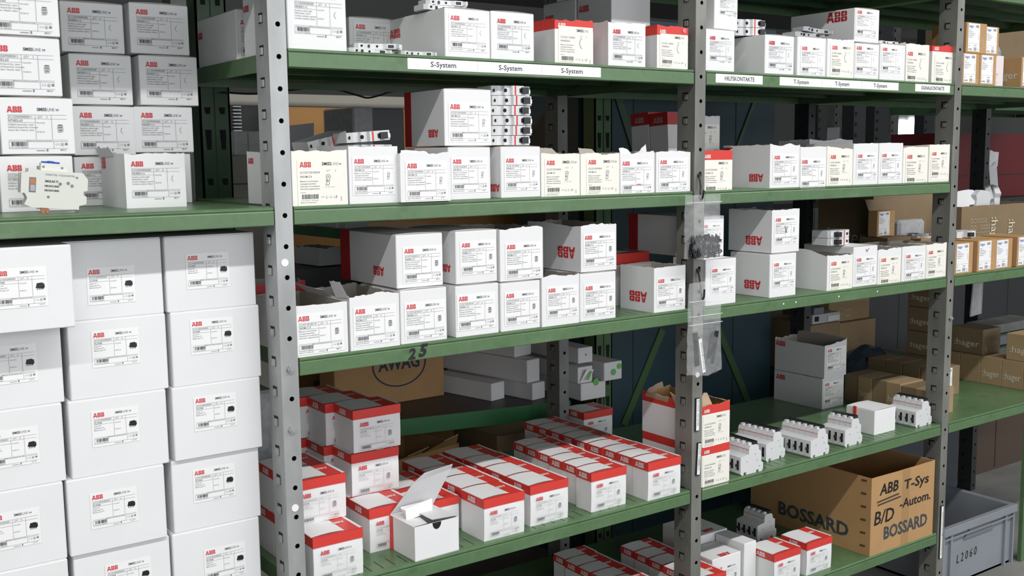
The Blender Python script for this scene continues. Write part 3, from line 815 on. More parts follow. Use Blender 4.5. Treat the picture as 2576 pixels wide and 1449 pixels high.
# ------------------------------------------------------------------ right bay, upper shelf
closed('RA2', SA, .010, (1768, 178), (1852.4, 181), 71, 'white carton beside the middle post, another carton standing on it', 'hk', (.20, .90, .84), w=.0955, d=.09, group=GA)
closed('RA1', 'RA2', .030, (1796, 68), (1855, 76), -28, 'white carton on top of another, cut off by the picture top', 'hk', (.22, .94, .86), x0=on_y(1797, 50, .03)[0], w=.072, d=.07, group=GA)
closed('RA3', SA, .008, (1923.6, 185.5), (1997, 187), 86.5, 'white carton with a long plain side, two small breakers on top', 'hk', (.12, .93, .86), d=.12, group=GA)
closed('RA4', SA, .012, (2005, 187), (2077, 190), 91, 'white carton next to the long plain-sided one, its label set low', 'hkT', (.14, .90, .76), d=.12, group=GA)
torn('RA5', SA, .008, (2080, 190.4), (2147, 193), 96, 'opened white carton with a cream label, under the grey relay', 'creamclip', (.16, .93, .82), seed=41, d=.12, group=GA, name='torn_white_carton')
closed('RA6', SA, .008, (2148.5, 193.6), (2210.5, 195.8), 107.4, 'white carton under the tall carton with the large dark red mark', 'hkT', (.06, .90, .92), d=.12, group=GA)
closed('RA6t', 'RA6', .010, (2148.8, 105.5), (2211, 108), 19, 'white carton raised on another, with a large dark red mark on its side', 'hkT', (.08, .86, .94), d=.19, group=GA)
rr = [o for o in S.collection.objects if o.get('label', '').startswith('white carton raised on another')][0]
put_logo(rr, 0, .050, .050, .060, DRED)
closed('RA7', SA, .010, (2212.7, 195.8), (2276, 198), 109, 'white carton carrying small grey modules, left of the torn cream one', 'hkT', (.08, .80, .90), d=.12, group=GA)
torn('RA8', SA, .012, (2277, 198), (2335.6, 200.7), 108, 'torn cream carton left of the red-banded one by the right post', 'creamclip', (.06, .92, .78), CREAM, seed=43, d=.10, group=GA, name='torn_white_carton')
torn('RA9', SA, .010, (2343, 200.7), (2401, 202.6), 113, 'red-banded cream carton against the right post', 'creamclipN', (.16, .96, .72), WHITE2, seed=44, band=.015, fm=CREAM, d=.12, w=.0975, group=GA, name='torn_red_banded_carton')
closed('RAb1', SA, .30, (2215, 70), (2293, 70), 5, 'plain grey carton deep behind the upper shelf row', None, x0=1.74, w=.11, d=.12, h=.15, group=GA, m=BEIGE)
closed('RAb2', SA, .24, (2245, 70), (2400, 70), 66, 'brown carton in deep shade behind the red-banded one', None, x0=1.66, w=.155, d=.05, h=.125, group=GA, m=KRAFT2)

# ------------------------------------------------------------------ middle bay, eye level shelf
GB = 'cartons on the eye level shelf'
torn('B1', SB, .004, (737, 521), (877, 516.4), 380, 'torn cream carton, first on the eye level shelf beside the left post', 'cream', (.14, .90, .80), WHITE, seed=51, fm=CREAM, d=.19, group=GB, name='torn_white_carton', slogo=(.90, .78, .024))
torn('B2', SB, .006, (880.5, 516.4), (1004, 512), 368.7, 'tall white carton holding loose breakers that stick out behind it', 'mcb', (.10, .90, .79), seed=52, amp=.0012, d=.15, group=GB, name='torn_white_carton', left=.002)
torn('B3', SB, -.006, (1009, 513), (1135, 508), 386, 'torn low white carton pulled a little over the shelf edge', 'mcb', (.13, .90, .80), seed=53, amp=.0035, d=.14, group=GB, name='torn_white_carton')
closed('B4', SB, .006, (1135, 506.9), (1242, 502.8), 371, 'white carton under the tall one with the dark red rear band', 'mcb', (.10, .90, .78), d=.15, x0=on_y(1128, 440, .006)[0] , w=.091, group=GB)
closed('B4t', 'B4', .018, (1119, 364.4), (1238, 363), 223, 'tall white carton stacked on the row, dark red band at the back of its side', 'mcb', (.12, .93, .74), d=.140, group=GB, slogo=(.27, .16, .034, LOGO, True), bandback=.17)
closed('B5', SB, .006, (1261, 502.8), (1361, 499), 369.5, 'white carton under the stack of six breakers', 'mcb', (.12, .92, .78), d=.15, group=GB, slogo=(.14, .13, .034, LOGO, True))
torn('B6', SB, .006, (1362, 498.7), (1459.4, 494.6), 387, 'cream-labelled torn carton right of the breaker stack', 'cream', (.13, .92, .84), WHITE, seed=56, amp=.0015, fm=CREAM, d=.14, group=GB, name='torn_white_carton')
torn('B7', SB, .006, (1460.8, 494.6), (1558.7, 490), 386, 'cream carton with a curled torn corner, fourth from the middle post', 'cream', (.19, .93, .84), WHITE, seed=57, amp=.003, fm=CREAM, d=.14, group=GB, name='torn_white_carton')
torn('B8', SB, .006, (1559.5, 490), (1647, 486.5), 385, 'torn white carton whose label has a small red dash at the bottom', 'mcb', (.06, .90, .80), seed=58, amp=.004, d=.14, group=GB, name='torn_white_carton')
torn('B9', SB, .006, (1650, 486.5), (1736.8, 483.7), 382, 'torn white carton just left of the middle post', 'mcb', (.11, .88, .80), seed=59, amp=.002, d=.14, group=GB, name='torn_white_carton')
def find(s): return [o for o in S.collection.objects if str(o.get('label', '')).startswith(s)][0]
r = find('cream carton with a curled'); h_ = TOPS['B7'] - SB - .0006
leaf(r, [(0, .002, h_ - .004), (.046, .002, h_ - .006), (.036, .010, h_ + .008), (.002, .010, h_ + .010)], INSIDE, 10, .001)
r = find('cream-labelled torn'); h_ = TOPS['B6'] - SB - .0006; leaf(r, [(0, .002, h_ - .004), (.046, .002, h_ - .005), (.034, .012, h_ + .010), (.002, .012, h_ + .011)], INSIDE, 11, .001)
r = find('torn white carton whose label'); h_ = TOPS['B8'] - SB - .0006; leaf(r, [(.003, .002, h_ - .005), (.034, .002, h_ - .005), (.026, .008, h_ + .008), (.003, .008, h_ + .010)], WHITE, 12, .003); leaf(r, [(.050, .012, h_ - .008), (.083, .012, h_ - .008), (.084, .018, h_ + .016), (.066, .018, h_ + .004)], WHITE2, 13, .003)
b = MB(); b.rect(.045, .017, .055, .0185, RED, .0012); b.obj('red_mark', r)
r = find('torn low white'); h_ = TOPS['B3'] - SB - .0006; leaf(r, [(.002, .001, h_ - .004), (.06, .001, h_ - .004), (.054, .004, h_ + .002), (.004, .005, h_ + .006)], WHITE, 14, .002)

# shaded leaning boxes behind
def lean(label, px, pw, y, z, h, d, tilt, seed):
    a = on_y(px, 380, y)[0]
    r = redtop(label, (a, y, z), w=pw, d=d, h=h, group='leaning boxes deep on the eye level shelf', art=False)
    r.rotation_euler = (0, -tilt, math.radians(-62))
    return r

# ------------------------------------------------------------------ right bay, eye level shelf
torn('RB1', SB, .004, (1768, 478), (1844, 476), 379, 'red-banded cream carton just right of the middle post at eye level', 'cream2N', (.10, .92, .72), WHITE, seed=61, band=.020, fm=CREAM, d=.07, w=.092, group=GB, name='torn_red_banded_carton', x0=on_y(1766, 440, .004)[0])
torn('RB2', SB, .004, (1935.8, 471.5), (2011, 469), 365, 'white carton with a broad plain side and an upside-down red mark', 'mcb', (.13, .90, .76), seed=62, amp=.003, d=.14, group=GB, name='torn_white_carton', slogo=(.28, .15, .042, LOGO, True), bandback=.20)
torn('RB3', SB, .002, (2012, 468), (2077.8, 465.5), 369.5, 'low white carton right of the broad-sided one', 'mcbT', (.05, .93, .68), seed=63, amp=.001, d=.14, group=GB, name='torn_white_carton')
torn('RB4', SB, .004, (2079, 465.5), (2144, 461.4), 371, 'cream carton with a dip torn out of its right top corner', 'cream2', (.12, .92, .80), CREAM, seed=64, amp=.003, tilt=(.002, -.005), d=.14, group=GB, name='torn_white_carton')
torn('RB5', SB, .004, (2145, 461.4), (2207.8, 458), 361, 'taller torn white carton, left one of an equal pair', 'mcb', (.16, .92, .74), seed=65, amp=.002, d=.14, group=GB, name='torn_white_carton')
torn('RB6', SB, .004, (2209, 458), (2269.5, 455), 359.5, 'taller torn white carton, right one of an equal pair', 'mcb', (.12, .90, .74), seed=66, amp=.0012, d=.14, group=GB, name='torn_white_carton')
torn('RB7', SB, .004, (2270.5, 455.7), (2333, 453), 370, 'cream carton second from the right post at eye level', 'cream2', (.14, .93, .78), CREAM, seed=67, amp=.002, d=.14, group=GB, name='torn_white_carton')
torn('RB8', SB, .004, (2335.6, 452), (2392.7, 449.7), 364.5, 'cream carton touching the right post at eye level', 'cream2', (.12, .93, .80), CREAM, seed=68, amp=.0015, d=.14, w=.090, group=GB, name='torn_white_carton')

# ------------------------------------------------------------------ middle bay, third shelf
GC = 'cartons stacked on the third shelf'
r, Wd, D, H = torn('C1', SC, .004, (747.8, 896.8), (871.6, 883), 770, 'torn white carton at the left end of the third shelf, label in the shade line', 'mcb2', (.04, .88, .80), seed=71, amp=.0012, d=.19, w=.0935, group=GC, name='torn_white_carton')
r, Wd, D, H = torn('C2', SC, .002, (883, 884), (1007.5, 869.6), 746, 'torn carton with an upright paper flap, second on the third shelf', 'mcb2', (.10, .90, .76), seed=72, amp=.004, d=.16, group=GC, name='torn_white_carton', left=-.004)
leaf(r, [(-.001, D * .30, H - .006), (-.001, .002, H - .002), (-.001, D * .20, H + .022), (-.001, D * .45, H + .020)], WHITE2, 21, .003)
leaf(r, [(-.001, D * .98, H - .010), (-.001, D * .40, H - .006), (-.014, D * .42, H + .006), (-.024, D * 1.02, H + .010)], WHITE2, 22, .002)
closed('C3', SC, .002, (1009.4, 868), (1126.4, 854), 732, 'white carton at the bottom, under the large box with the dark red rear band', 'mcb2', (.12, .93, .74), d=.15, group=GC)
closed('C4', SC, .002, (1147.6, 853), (1256.4, 839), 721, 'white carton in the bottom row, fourth from the left post', 'mcb2', (.07, .88, .80), d=.17, group=GC)
closed('C5', SC, .002, (1260.5, 839), (1360, 823), 713.5, 'white carton in the bottom row, fifth from the left post', 'mcb2', (.13, .93, .78), d=.17, group=GC)
torn('C6', SC, .002, (1363.7, 824), (1458, 812.5), 697, 'torn white carton in the bottom row, not carrying another', 'mcb2', (.16, .93, .76), seed=76, amp=.003, d=.15, group=GC, name='torn_white_carton')
closed('C7', SC, .002, (1459.5, 812.5), (1550, 800.8), 690, 'white carton at the right end of the bottom row, under a wide torn one', 'mcb2', (.14, .94, .74), d=.17, group=GC)
closed('C8', 'C3', .010, (998.6, 727.7), (1116, 713.5), 592, 'big white carton turned slightly, long side with dark red band and upside-down mark', 'mcb2', (.17, .95, .74), d=.215, group=GC, slogo=(.30, .20, .040, LOGO, True), bandback=.18)
closed('C9', 'C4', .004, (1147.6, 716.8), (1252, 703), 583, 'white carton in the upper row, just right of the big turned one', 'mcb2', (.14, .93, .78), d=.17, group=GC, slogo=(.20, .22, .034, LOGO, True))
torn('C10', 'C5', .004, (1258.5, 704), (1367, 692), 577, 'torn white carton in the upper row, paper peaks along its top', 'mcb2', (.15, .93, .70), seed=80, amp=.004, d=.16, group=GC, name='torn_white_carton')
torn('C11', 'C7', .004, (1461.6, 687.7), (1551, 676.3), 567, 'torn white carton in the upper row, wide shaded side with an upside-down mark', 'mcb2', (.10, .92, .78), seed=81, amp=.004, d=.175, group=GC, name='torn_white_carton', slogo=(.26, .28, .056, LOGO, True))
torn('C12', SC, .004, (1645, 788), (1731, 780), 674, 'low torn white carton beside the middle post, upside-down mark on its side', 'mcb2', (.11, .93, .74), seed=82, amp=.0015, d=.105, w=.090, group=GC, name='torn_white_carton', slogo=(.46, .20, .055, LOGO, True))
r = redtop('closed box with a red lid rim, behind the low carton beside the middle post', (.800, .135, SC), w=.095, d=.08, h=.112, group=GC, art=False)

# ------------------------------------------------------------------ right bay, third shelf
closed('RC0', SC, .002, (1775, 771), (1848, 762), 655, 'white carton partly behind the lower plastic bag', 'mcb', (.20, .90, .80), w=.095, d=.10, x0=.938, group=GC)
closed('RC0b', 'RC0', .030, (1775, 650), (1836, 649), 545, 'white carton behind the upper plastic bag, long shaded side with red band', 'mcb', (.20, .93, .80), w=.083, d=.22, x0=.940, group=GC, bandback=.14)
closed('RC1', SC, .004, (1935.3, 750.8), (2002, 741.6), 641.5, 'lower of two stacked white cartons with upside-down marks', 'mcb', (.14, .90, .80), d=.12, group=GC, slogo=(.42, .17, .050, LOGO, True))
r, Wd, D, H = torn('RC2', 'RC1', .006, (1940.5, 640), (2009.8, 632.8), 530, 'upper of two stacked white cartons, a pen tick on its label', 'mcb', (.12, .90, .82), seed=92, amp=.003, d=.13, group=GC, name='torn_white_carton', slogo=(.40, .17, .050, LOGO, True))
b = MB(); b.tube([(Wd * .46, -.0016, H * .62), (Wd * .50, -.0016, H * .46), (Wd * .54, -.0016, H * .60)], .0009, GINK, 4); b.obj('pen_tick', r)
torn('RC3', SC, .004, (2079.4, 732.6), (2143.9, 723.6), 645, 'low torn carton with a broad plain side', 'cream2', (.14, .92, .82), WHITE, seed=93, amp=.003, d=.14, group=GC, name='torn_white_carton', left=.012)
r, Wd, D, H = closed('RC4', SC, .006, (2145, 723.6), (2205.6, 716), 622.4, 'closed white carton carrying two stacked breakers', 'mcb', (.12, .92, .72), d=.15, group=GC)
b = MB(); b.tube([(Wd * .50, -.0012, H * .93), (Wd * .54, -.0012, H * .86), (Wd * .62, -.0012, H * .95)], .0008, GINK, 4); b.obj('pen_tick', r)
torn('RC5', SC, .004, (2207, 716), (2265.4, 708), 629, 'torn carton right of the one carrying breakers', 'cream2', (.12, .93, .74), WHITE, seed=95, amp=.004, d=.14, group=GC, name='torn_white_carton')
torn('RC6', SC, .004, (2267, 706.7), (2327, 700), 621.6, 'white carton second from the right post on the third shelf', 'mcb', (.16, .92, .76), seed=96, amp=.001, d=.14, group=GC, name='torn_white_carton')
torn('RC7', SC, .004, (2328, 700), (2383.7, 692.3), 615.6, 'torn cream carton against the right post on the third shelf', 'cream2', (.10, .92, .80), CREAM, seed=97, amp=.003, d=.13, w=.090, group=GC, name='torn_white_carton')

# ------------------------------------------------------------------ middle bay, fourth shelf: red topped boxes
GD = 'red-topped boxes in rows on the fourth shelf'
dd = .0795
ordn = ['front', 'second', 'third', 'fourth', 'fifth', 'sixth', 'seventh', 'eighth', 'rearmost']
def rowof(name, x, y, n, dx=0, h=.0815, z=SD, step=dd, jit=.002, group=GD, w=.0935, dep=None):
    rnd = random.Random(int(x * 1000))
    for i in range(n):
        last = i == n - 1 and n > 3
        redtop('%s red-topped box in the %s' % ('rearmost' if last else ordn[i], name), (x + dx * i + rnd.uniform(-jit, jit), y + step * i, z), w=w, d=(dep or step) - .0012, h=h, group=group)
rowof('row next to the open white box', .370, .014, 4, dx=.001)
rowof('short row, second right of the open white box', .488, .027, 4, dx=-.002)
rowof('row third to the right of the open box', .636, .020, 6, dx=.003, step=.049)
rowof('long row nearest the middle post', .776, .004, 9, dx=.000, step=.049)
redtop('separate red-topped box at the back, on its own behind the long row', (.945, .425, SD), d=.075, group=GD)
# left end stacks
LS = 'red-topped boxes piled at the left end of the fourth shelf'
redtop('front red-topped box beside the left post, cut by the picture bottom', (.022, .018, SD), group=LS)
redtop('red-topped box directly behind the front one at the left post, under another', (.020, .100, SD), d=.085, group=LS)
redtop('rear bottom red-topped box beside the left post', (.020, .187, SD), d=.085, group=LS)
redtop('raised red-topped box beside the left post, standing on two others', (.020, .085, SD + .084), w=.0985, h=.080, group=LS)
redtop('second raised red-topped box beside the left post, behind the first', (.020, .167, SD + .084), w=.0985, h=.080, group=LS)
redtop('bottom box of the tall pile, its front corner beside the open white box', (.168, .092, SD), group=LS)
for i, (z, t) in enumerate(((SD, 'bottom'), (SD + .0838, 'middle'), (SD + .1676, 'top'))):
    for j in range(3):
        if z == SD and j == 0: yy = .175
        else: yy = .175 + .082 * j
        redtop('%s box of the three-high pile, %s file from the front' % (t, ['first', 'second', 'third'][j]), (.170 + .006 * i - .018 * j * (i > 0), yy, z), w=.101 if z > SD else .0935, d=.0800, group=LS)
redtop('red-topped box lying right behind the lifted lid of the open white box', (.270, .180, SD), d=.10, h=.075, group=LS)
redtop('smaller red-topped box facing front just behind the open white box', (.276, .096, SD), w=.088, d=.078, h=.070, group=LS, art=False)
# open white box
def open_box():
    a, c = on_z(1052.4, 1420, SD), on_z(1156, 1391, SD)
    w, d, h = .0945, .088, .0650
    r = thing('open_white_box', 'small plain white box with its lid flap raised and a folded paper inside', 'box', (a[0], .002, SD + .0003), math.radians(1.5))
    b = MB(); th = .0012
    b.box((0, 0, 0), (w, th, h), WHITE); b.box((0, d - th, 0), (w, d, h), WHITE); b.box((0, th, 0), (th, d - th, h), WHITE); b.box((w - th, th, 0), (w, d - th, h), WHITE); b.box((0, 0, 0), (w, d, .002), WHITE)
    b.obj('body', r)
    b = MB(); b.flat([(w * .40 + w * .2 * (.5 - .5 * math.cos(math.pi * t / 8)), h - .013 * math.sin(math.pi * t / 8)) for t in range(9)], HOLE, .0004); b.obj('thumb_notch', r)
    for nm, pts in (('dust_flap', [(.001, .004, h), (.001, d - .006, h), (.046, d - .016, h - .003), (.040, .020, h - .006)]), ('dust_flap', [(w - .001, .006, h), (w - .001, d - .004, h), (w - .052, d - .012, h + .004), (w - .050, .012, h + .001)])):
        leaf(r, pts, WHITE, 3, .0006, name=nm, dark=WHITE2)
    b = MB(); hh = .070; tl = .018                        # raised lid, hinged on the rear edge
    P = [(.0, d, h), (w, d, h), (w + .030, d - .020, h + hh), (.040, d - .020, h + hh - .012)]
    leaf(r, P, WHITE2, 5, .0008, name='lid')
    leaf(r, [P[3], P[2], (w + .030, d - .026, h + hh + .010), (.060, d - .026, h + hh + .004)], WHITE2, 6, .0005, name='tuck_flap')
    b = MB(); b.box((-.0008, d - .012, 0), (-.0001, d + .0004, h), RED); b.obj('red_band', r)
    lo = put_logo(r, 0, 0, 0, .030, PAPERW); lo.rotation_euler = (0, -math.pi / 2, -math.pi / 2); lo.location = (-.0014, d - .0010, h * .30)
    return r
open_box()
r = thing('folded_leaflet', 'folded white instruction leaflet sticking out of the open white box', 'paper', (.222, .050, SD + .062), math.radians(8))
b = MB()
for i in range(5): b.poly([(0.002 * i, .004 * i, 0), (.062, .004 * i, .004), (.066, .006 + .004 * i, .026 - .002 * i), (.004, .006 + .004 * i, .020)], SHEET)
b.obj('paper', r)

# ------------------------------------------------------------------ right bay, fourth shelf
torn('RD0', SD, .002, (1765, 1227), (1837.4, 1210), 1130, 'red-banded cream carton at the left end of the fourth shelf, under a torn one', 'cream2N', (.09, .92, .72), WHITE, seed=101, amp=.0005, band=.018, fm=CREAM, d=.19, w=.088, h=.088, x0=.932, group='red-banded cream cartons', name='torn_red_banded_carton')
r, Wd, D, H = torn('RD1', 'RD0', .003, (1765, 1130), (1837.4, 1116), 1027, 'torn red-banded cream carton on top of another, brown paper rags along its rim', 'cream2N', (.09, .92, .72), WHITE, seed=102, amp=.004, band=.020, fm=CREAM, d=.19, w=.088, h=.092, x0=.932, group='red-banded cream cartons', name='torn_red_banded_carton', inm=KRAFT)
RAG = mat('brown_paper_rag', (.50, .38, .26), .85, noise=.1)
for i, P in enumerate(([(0, D * .95, H - .008), (0, D * .55, H - .010), (-.006, D * .5, H + .004), (-.004, D * .9, H + .003)], [(.004, D, H - .01), (.07, D, H - .01), (.066, D + .004, H + .014), (.01, D - .01, H + .008)],
                       [(0, D * .42, H - .012), (0, D * .18, H - .014), (.004, D * .12, H + .006), (-.003, D * .50, H + .012)], [(.01, .01, H - .01), (.05, .014, H - .012), (.056, .04, H + .016), (.02, .03, H + .012)], [(Wd, .01, H - .004), (Wd, D * .5, H - .01), (Wd - .02, D * .55, H + .010), (Wd - .018, .02, H + .004)])):
    leaf(r, P, RAG, 60 + i, .004)
torn('RD2', SD, .304, (2067.7, 1030), (2123.5, 1017.8), 956.6, 'lower grey-white carton of the pair at the back of the fourth shelf', 'hkT', (.10, .92, .84), WHITE2, seed=103, amp=.0004, d=.175, h=.088, w=.096, x0=1.718, group='pair of deep cartons', name='white_carton', slogo=(.86, .72, .034))
r, Wd, D, H = torn('RD3', 'RD2', .302, (2075.4, 956), (2130, 944), 880.5, 'upper torn grey-white carton of the pair at the back of the fourth shelf', 'hkT', (.12, .93, .88), WHITE2, seed=104, amp=.004, d=.180, h=.094, w=.098, x0=1.722, tilt=(-.004, .010), group='pair of deep cartons', name='torn_white_carton', slogo=(.88, .78, .036), right=.010)
leaf(r, [(Wd + .004, .02, .03), (Wd + .012, .10, .03), (Wd + .016, .10, .108), (Wd + .006, .02, .102)], SHEET, 70, .001, name='stuck_label')

# ------------------------------------------------------------------ breakers
def breaker_lying(name, label, loc, yaw, group, n=1, long=.086, th=.0178, mirror=False):
    """breaker lying on its flank; toggle side faces -Y"""
    r = thing(name, label, 'circuit breaker', loc, yaw, group)
    s = -1 if mirror else 1; f = (lambda x: long - x) if mirror else (lambda x: x)
    P = [(0, .016), (.010, .010), (.020, .010), (.022, .004), (.034, .004), (.036, -.002), (.062, -.002), (.064, .006), (.082, .006), (.086, .014), (.086, .060), (0, .060)]
    P = [(f(x), y) for x, y in P]
    b = MB(); b.prism(P if not mirror else P[::-1], 'z', .0003, th - .0003, PLAS); b.obj('housing', r)
    b = MB(); x0, x1_ = sorted((f(.041), f(.044))); b.box((x0, -.0026, .0006), (x1_, 0, th - .0006), RED); b.obj('red_stripe', r)
    b = MB(); x0, x1_ = sorted((f(.056), f(.071))); b.box((x0, -.006, .003), (x1_, .008, th - .003), BLK); x0, x1_ = sorted((f(.052), f(.057))); b.box((x0, -.0024, .005), (x1_, 0, th - .005), BLK); b.obj('toggle', r)
    b = MB(); b.cyl((f(.024), .0035, th / 2), .0036, .001, 'y', HOLE, 12); b.cyl((f(.005), .0125, th / 2), .003, .001, 'y', HOLE, 8); b.obj('screw_hole', r)
    b = MB(); x0, x1_ = sorted((f(.078), f(.083))); b.box((x0, .0052, .004), (x1_, .007, th - .006), SHEET); b.obj('window', r)
    return r
zt = TOPS['B5']
offs = [0, .003, .005, .001, .004, -.002]
xs = on_y(1247, 360, .012)[0]; stk = ['lowest', 'second from below', 'third from below', 'fourth from below', 'fifth from below', 'topmost']
for i in range(6):
    breaker_lying('circuit_breaker', '%s breaker in the stack of six on a white carton' % stk[i], (xs + offs[i] + (.006 if i == 5 else 0), .012 + .002 * (i % 2), zt + .0182 * i), math.radians([1, -1.5, 1, -1, 0, 2][i]), 'stack of six breakers')
q = TOPS['B2']; xq = on_y(845, 350, .10)[0]
r = breaker_lying('circuit_breaker', 'upper breaker lying tilted out of the tall white carton', (xq + .010, .06, q + .006), math.radians(4), 'breakers lying in the tall carton', long=.086); r.rotation_euler = (0, math.radians(-4), math.radians(4))
r = breaker_lying('circuit_breaker', 'lower breaker lying under another in the tall white carton', (xq + .012, .065, q - .014), 0, 'breakers lying in the tall carton')
r = breaker_lying('circuit_breaker', 'breaker at the rear left, hanging over the carton rim in shade', (xq - .035, .11, q - .008), math.radians(20), 'breakers lying in the tall carton'); r.rotation_euler = (0, math.radians(-14), math.radians(14))
for i in range(2):
    breaker_lying('circuit_breaker', '%s of two breakers stacked on the ticked carton' % ['lower', 'upper'][i], (on_y(2093, 600, .04)[0], .04, TOPS['RC4'] + .0182 * i), 0, 'two breakers on the ticked carton', mirror=True)
    breaker_lying('circuit_breaker', '%s of two small breakers on the long plain-sided carton' % ['lower', 'upper'][i], (on_y(1862, 75, .06)[0], .06, TOPS['RA3'] + .0182 * i), math.radians(-3), 'two breakers on the upper shelf')

def module_flat(label, loc, yaw, rx=0, ry=0, group='small grey modules lying loose', s=1.0, m=PLAS):
    r = thing('contact_module', label, 'contact module', loc, yaw, group); r.rotation_euler = (rx, ry, yaw); r.scale = (s, s, s)
    P = [(0, .006), (.006, 0), (.016, .002), (.020, .006), (.050, .004), (.056, 0), (.070, 0), (.080, .006), (.086, .010), (.086, .034), (.070, .044), (.052, .050), (.030, .050), (.010, .044), (0, .036)]
    b = MB(); b.prism(P, 'z', 0, .0088, m); b.obj('housing', r)
    b = MB(); b.box((.058, -.001, .002), (.068, .004, .0068), BLK); b.box((.024, .003, .002), (.027, .0062, .0068), BLK); b.obj('contact_slot', r)
    b = MB(); b.cyl((.012, -.0002, .0044), .0020, .001, 'y', HOLE, 8); b.cyl((.040, .0040, .0044), .0020, .001, 'y', HOLE, 8); b.obj('screw_hole', r)
    b = MB(); b.prism([(.072, .002), (.076, -.005), (.080, -.004), (.079, .006)], 'z', .001, .0078, m); b.obj('clip', r)
    return r
module_flat('pale module lying on the carton with the long side face', (on_y(1070, 20, .06)[0], .06, TOPS['A3'] + .0004), math.radians(2), s=1.05)
module_flat('second pale module stacked upon the one atop the long carton', (on_y(1078, 20, .06)[0], .064, TOPS['A3'] + .0102), math.radians(-4))
module_flat('loose module on the upper shelf just right of the tall carton', (on_y(884, 130, .020)[0], .022, SA + .0004), math.radians(6))
module_flat('module propped on another right of the tall carton', (on_y(900, 130, .03)[0], .040, SA + .0102), math.radians(-12))
module_flat('loose module lying alone before the long-sided carton', (on_y(1012, 138, .016)[0], .016, SA + .0004), math.radians(-2), s=.82)
module_flat('flat grey module on the cartons of the right bay, tilted on the relay', (on_y(2026, 80, .05)[0], .050, TOPS['RA5'] + .0200), math.radians(-3), ry=math.radians(4), s=1.1, m=PLAS3)
module_flat('grey relay lying flat under the tilted module', (on_y(2020, 88, .035)[0], .05, TOPS['RA5'] + .006), math.radians(3), s=1.2, m=PLAS3)
module_flat('small module lying on the white carton left of the torn cream one', (on_y(2216, 108, .03)[0], .03, TOPS['RA7'] + .0004), math.radians(2), s=.85)

def breaker_block(label, px, py, n, yaw=0, y=None, group='white breaker blocks standing on the fourth shelf', toggles=True, fam=0):
    """row of n breakers standing upright, 17.8 mm each; black comb on top"""
    q = on_z(px, py, SD); w = .0178 * n          # near bottom corner; toggles face left, row runs into the shelf
    yaw = math.radians(-90 + yaw)
    r = thing('breaker_block', label, 'circuit breaker', (q[0] - w * math.cos(yaw), q[1] - w * math.sin(yaw), SD + .0003), yaw, group)
    P = [(.000, .004), (.004, 0), (.010, 0), (.010, .006), (.018, .006), (.018, .000), (.050, .000), (.050, .006), (.058, .006), (.058, .0), (.068, .0), (.072, .006), (.072, .020), (.066, .024), (.066, .048), (.058, .052), (.056, .062), (.050, .066), (.030, .066), (.026, .058), (.026, .046), (.010, .044), (.0, .042)]
    b = MB()
    for i in range(n):
        b.prism(P, 'x', i * .0178 + .0003, (i + 1) * .0178 - .0003, PLAS)
    for sx in (0, w):
        e = -.0003 if sx == 0 else .0003
        for cy_, cz_ in ((.052, .030), (.046, .044), (.060, .014), (.02, .03)): b.cyl((sx + (e if sx else -.0003), cy_, cz_), .0014, .0004, 'x', LINK, 8)
    b.obj('housing', r)
    for i in range(n):
        b = MB(); c = (i + .5) * .0178
        b.box((c - .0030, -.0008, .012), (c + .0030, .001, .034), HOLE); b.box((c - .0022, -.006, .020), (c + .0022, 0, .026), BLK); b.obj('toggle', r)
    b = MB(); b.poly([(.001, .0258, .0555), (w - .001, .0258, .0555), (w - .001, .0258, .0566), (.001, .0258, .0566)], RED); b.obj('red_line', r)
    b = MB(); b.box((.002, .040, .064), (w - .002, .054, .073), BLK)
    for i in range(n): b.box((i * .0178 + .004, .030, .066), (i * .0178 + .0118, .046, .0705), PLAS)
    b.obj('comb_cover', r)
    return r
breaker_block('long white breaker block behind, just right of the cream carton', 1927, 1163, 6, 3)
breaker_block('short white breaker block in front, just right of the cream carton', 1863, 1198, 5, -2, fam=1)
breaker_block('white breaker block of five with a red line, in the middle of the shelf', 2039, 1154, 6, 2)
breaker_block('white breaker block of three, left of the small white carton', 2125, 1126, 4, 2)
breaker_block('white breaker block at the right post, black toggles hanging out', 2303, 1077, 5, 0)
# small white carton on the fourth shelf
a = on_z(2199, 1096, SD); c = on_z(2254, 1082, SD)
r = thing('small_white_carton', 'small blank white carton with a bowed lid and a red tab', 'box', (a[0], a[1], SD), 0)
body_closed(r, .089, .088, .064, WHITE)
b = MB(); b.box((-.003, .055, .045), (-.0002, .064, .067), RED); b.obj('red_tab', r)
r = find('small blank white carton'); b = MB(); barcode(b, 0, 0, .3, .05, 12, LINK)

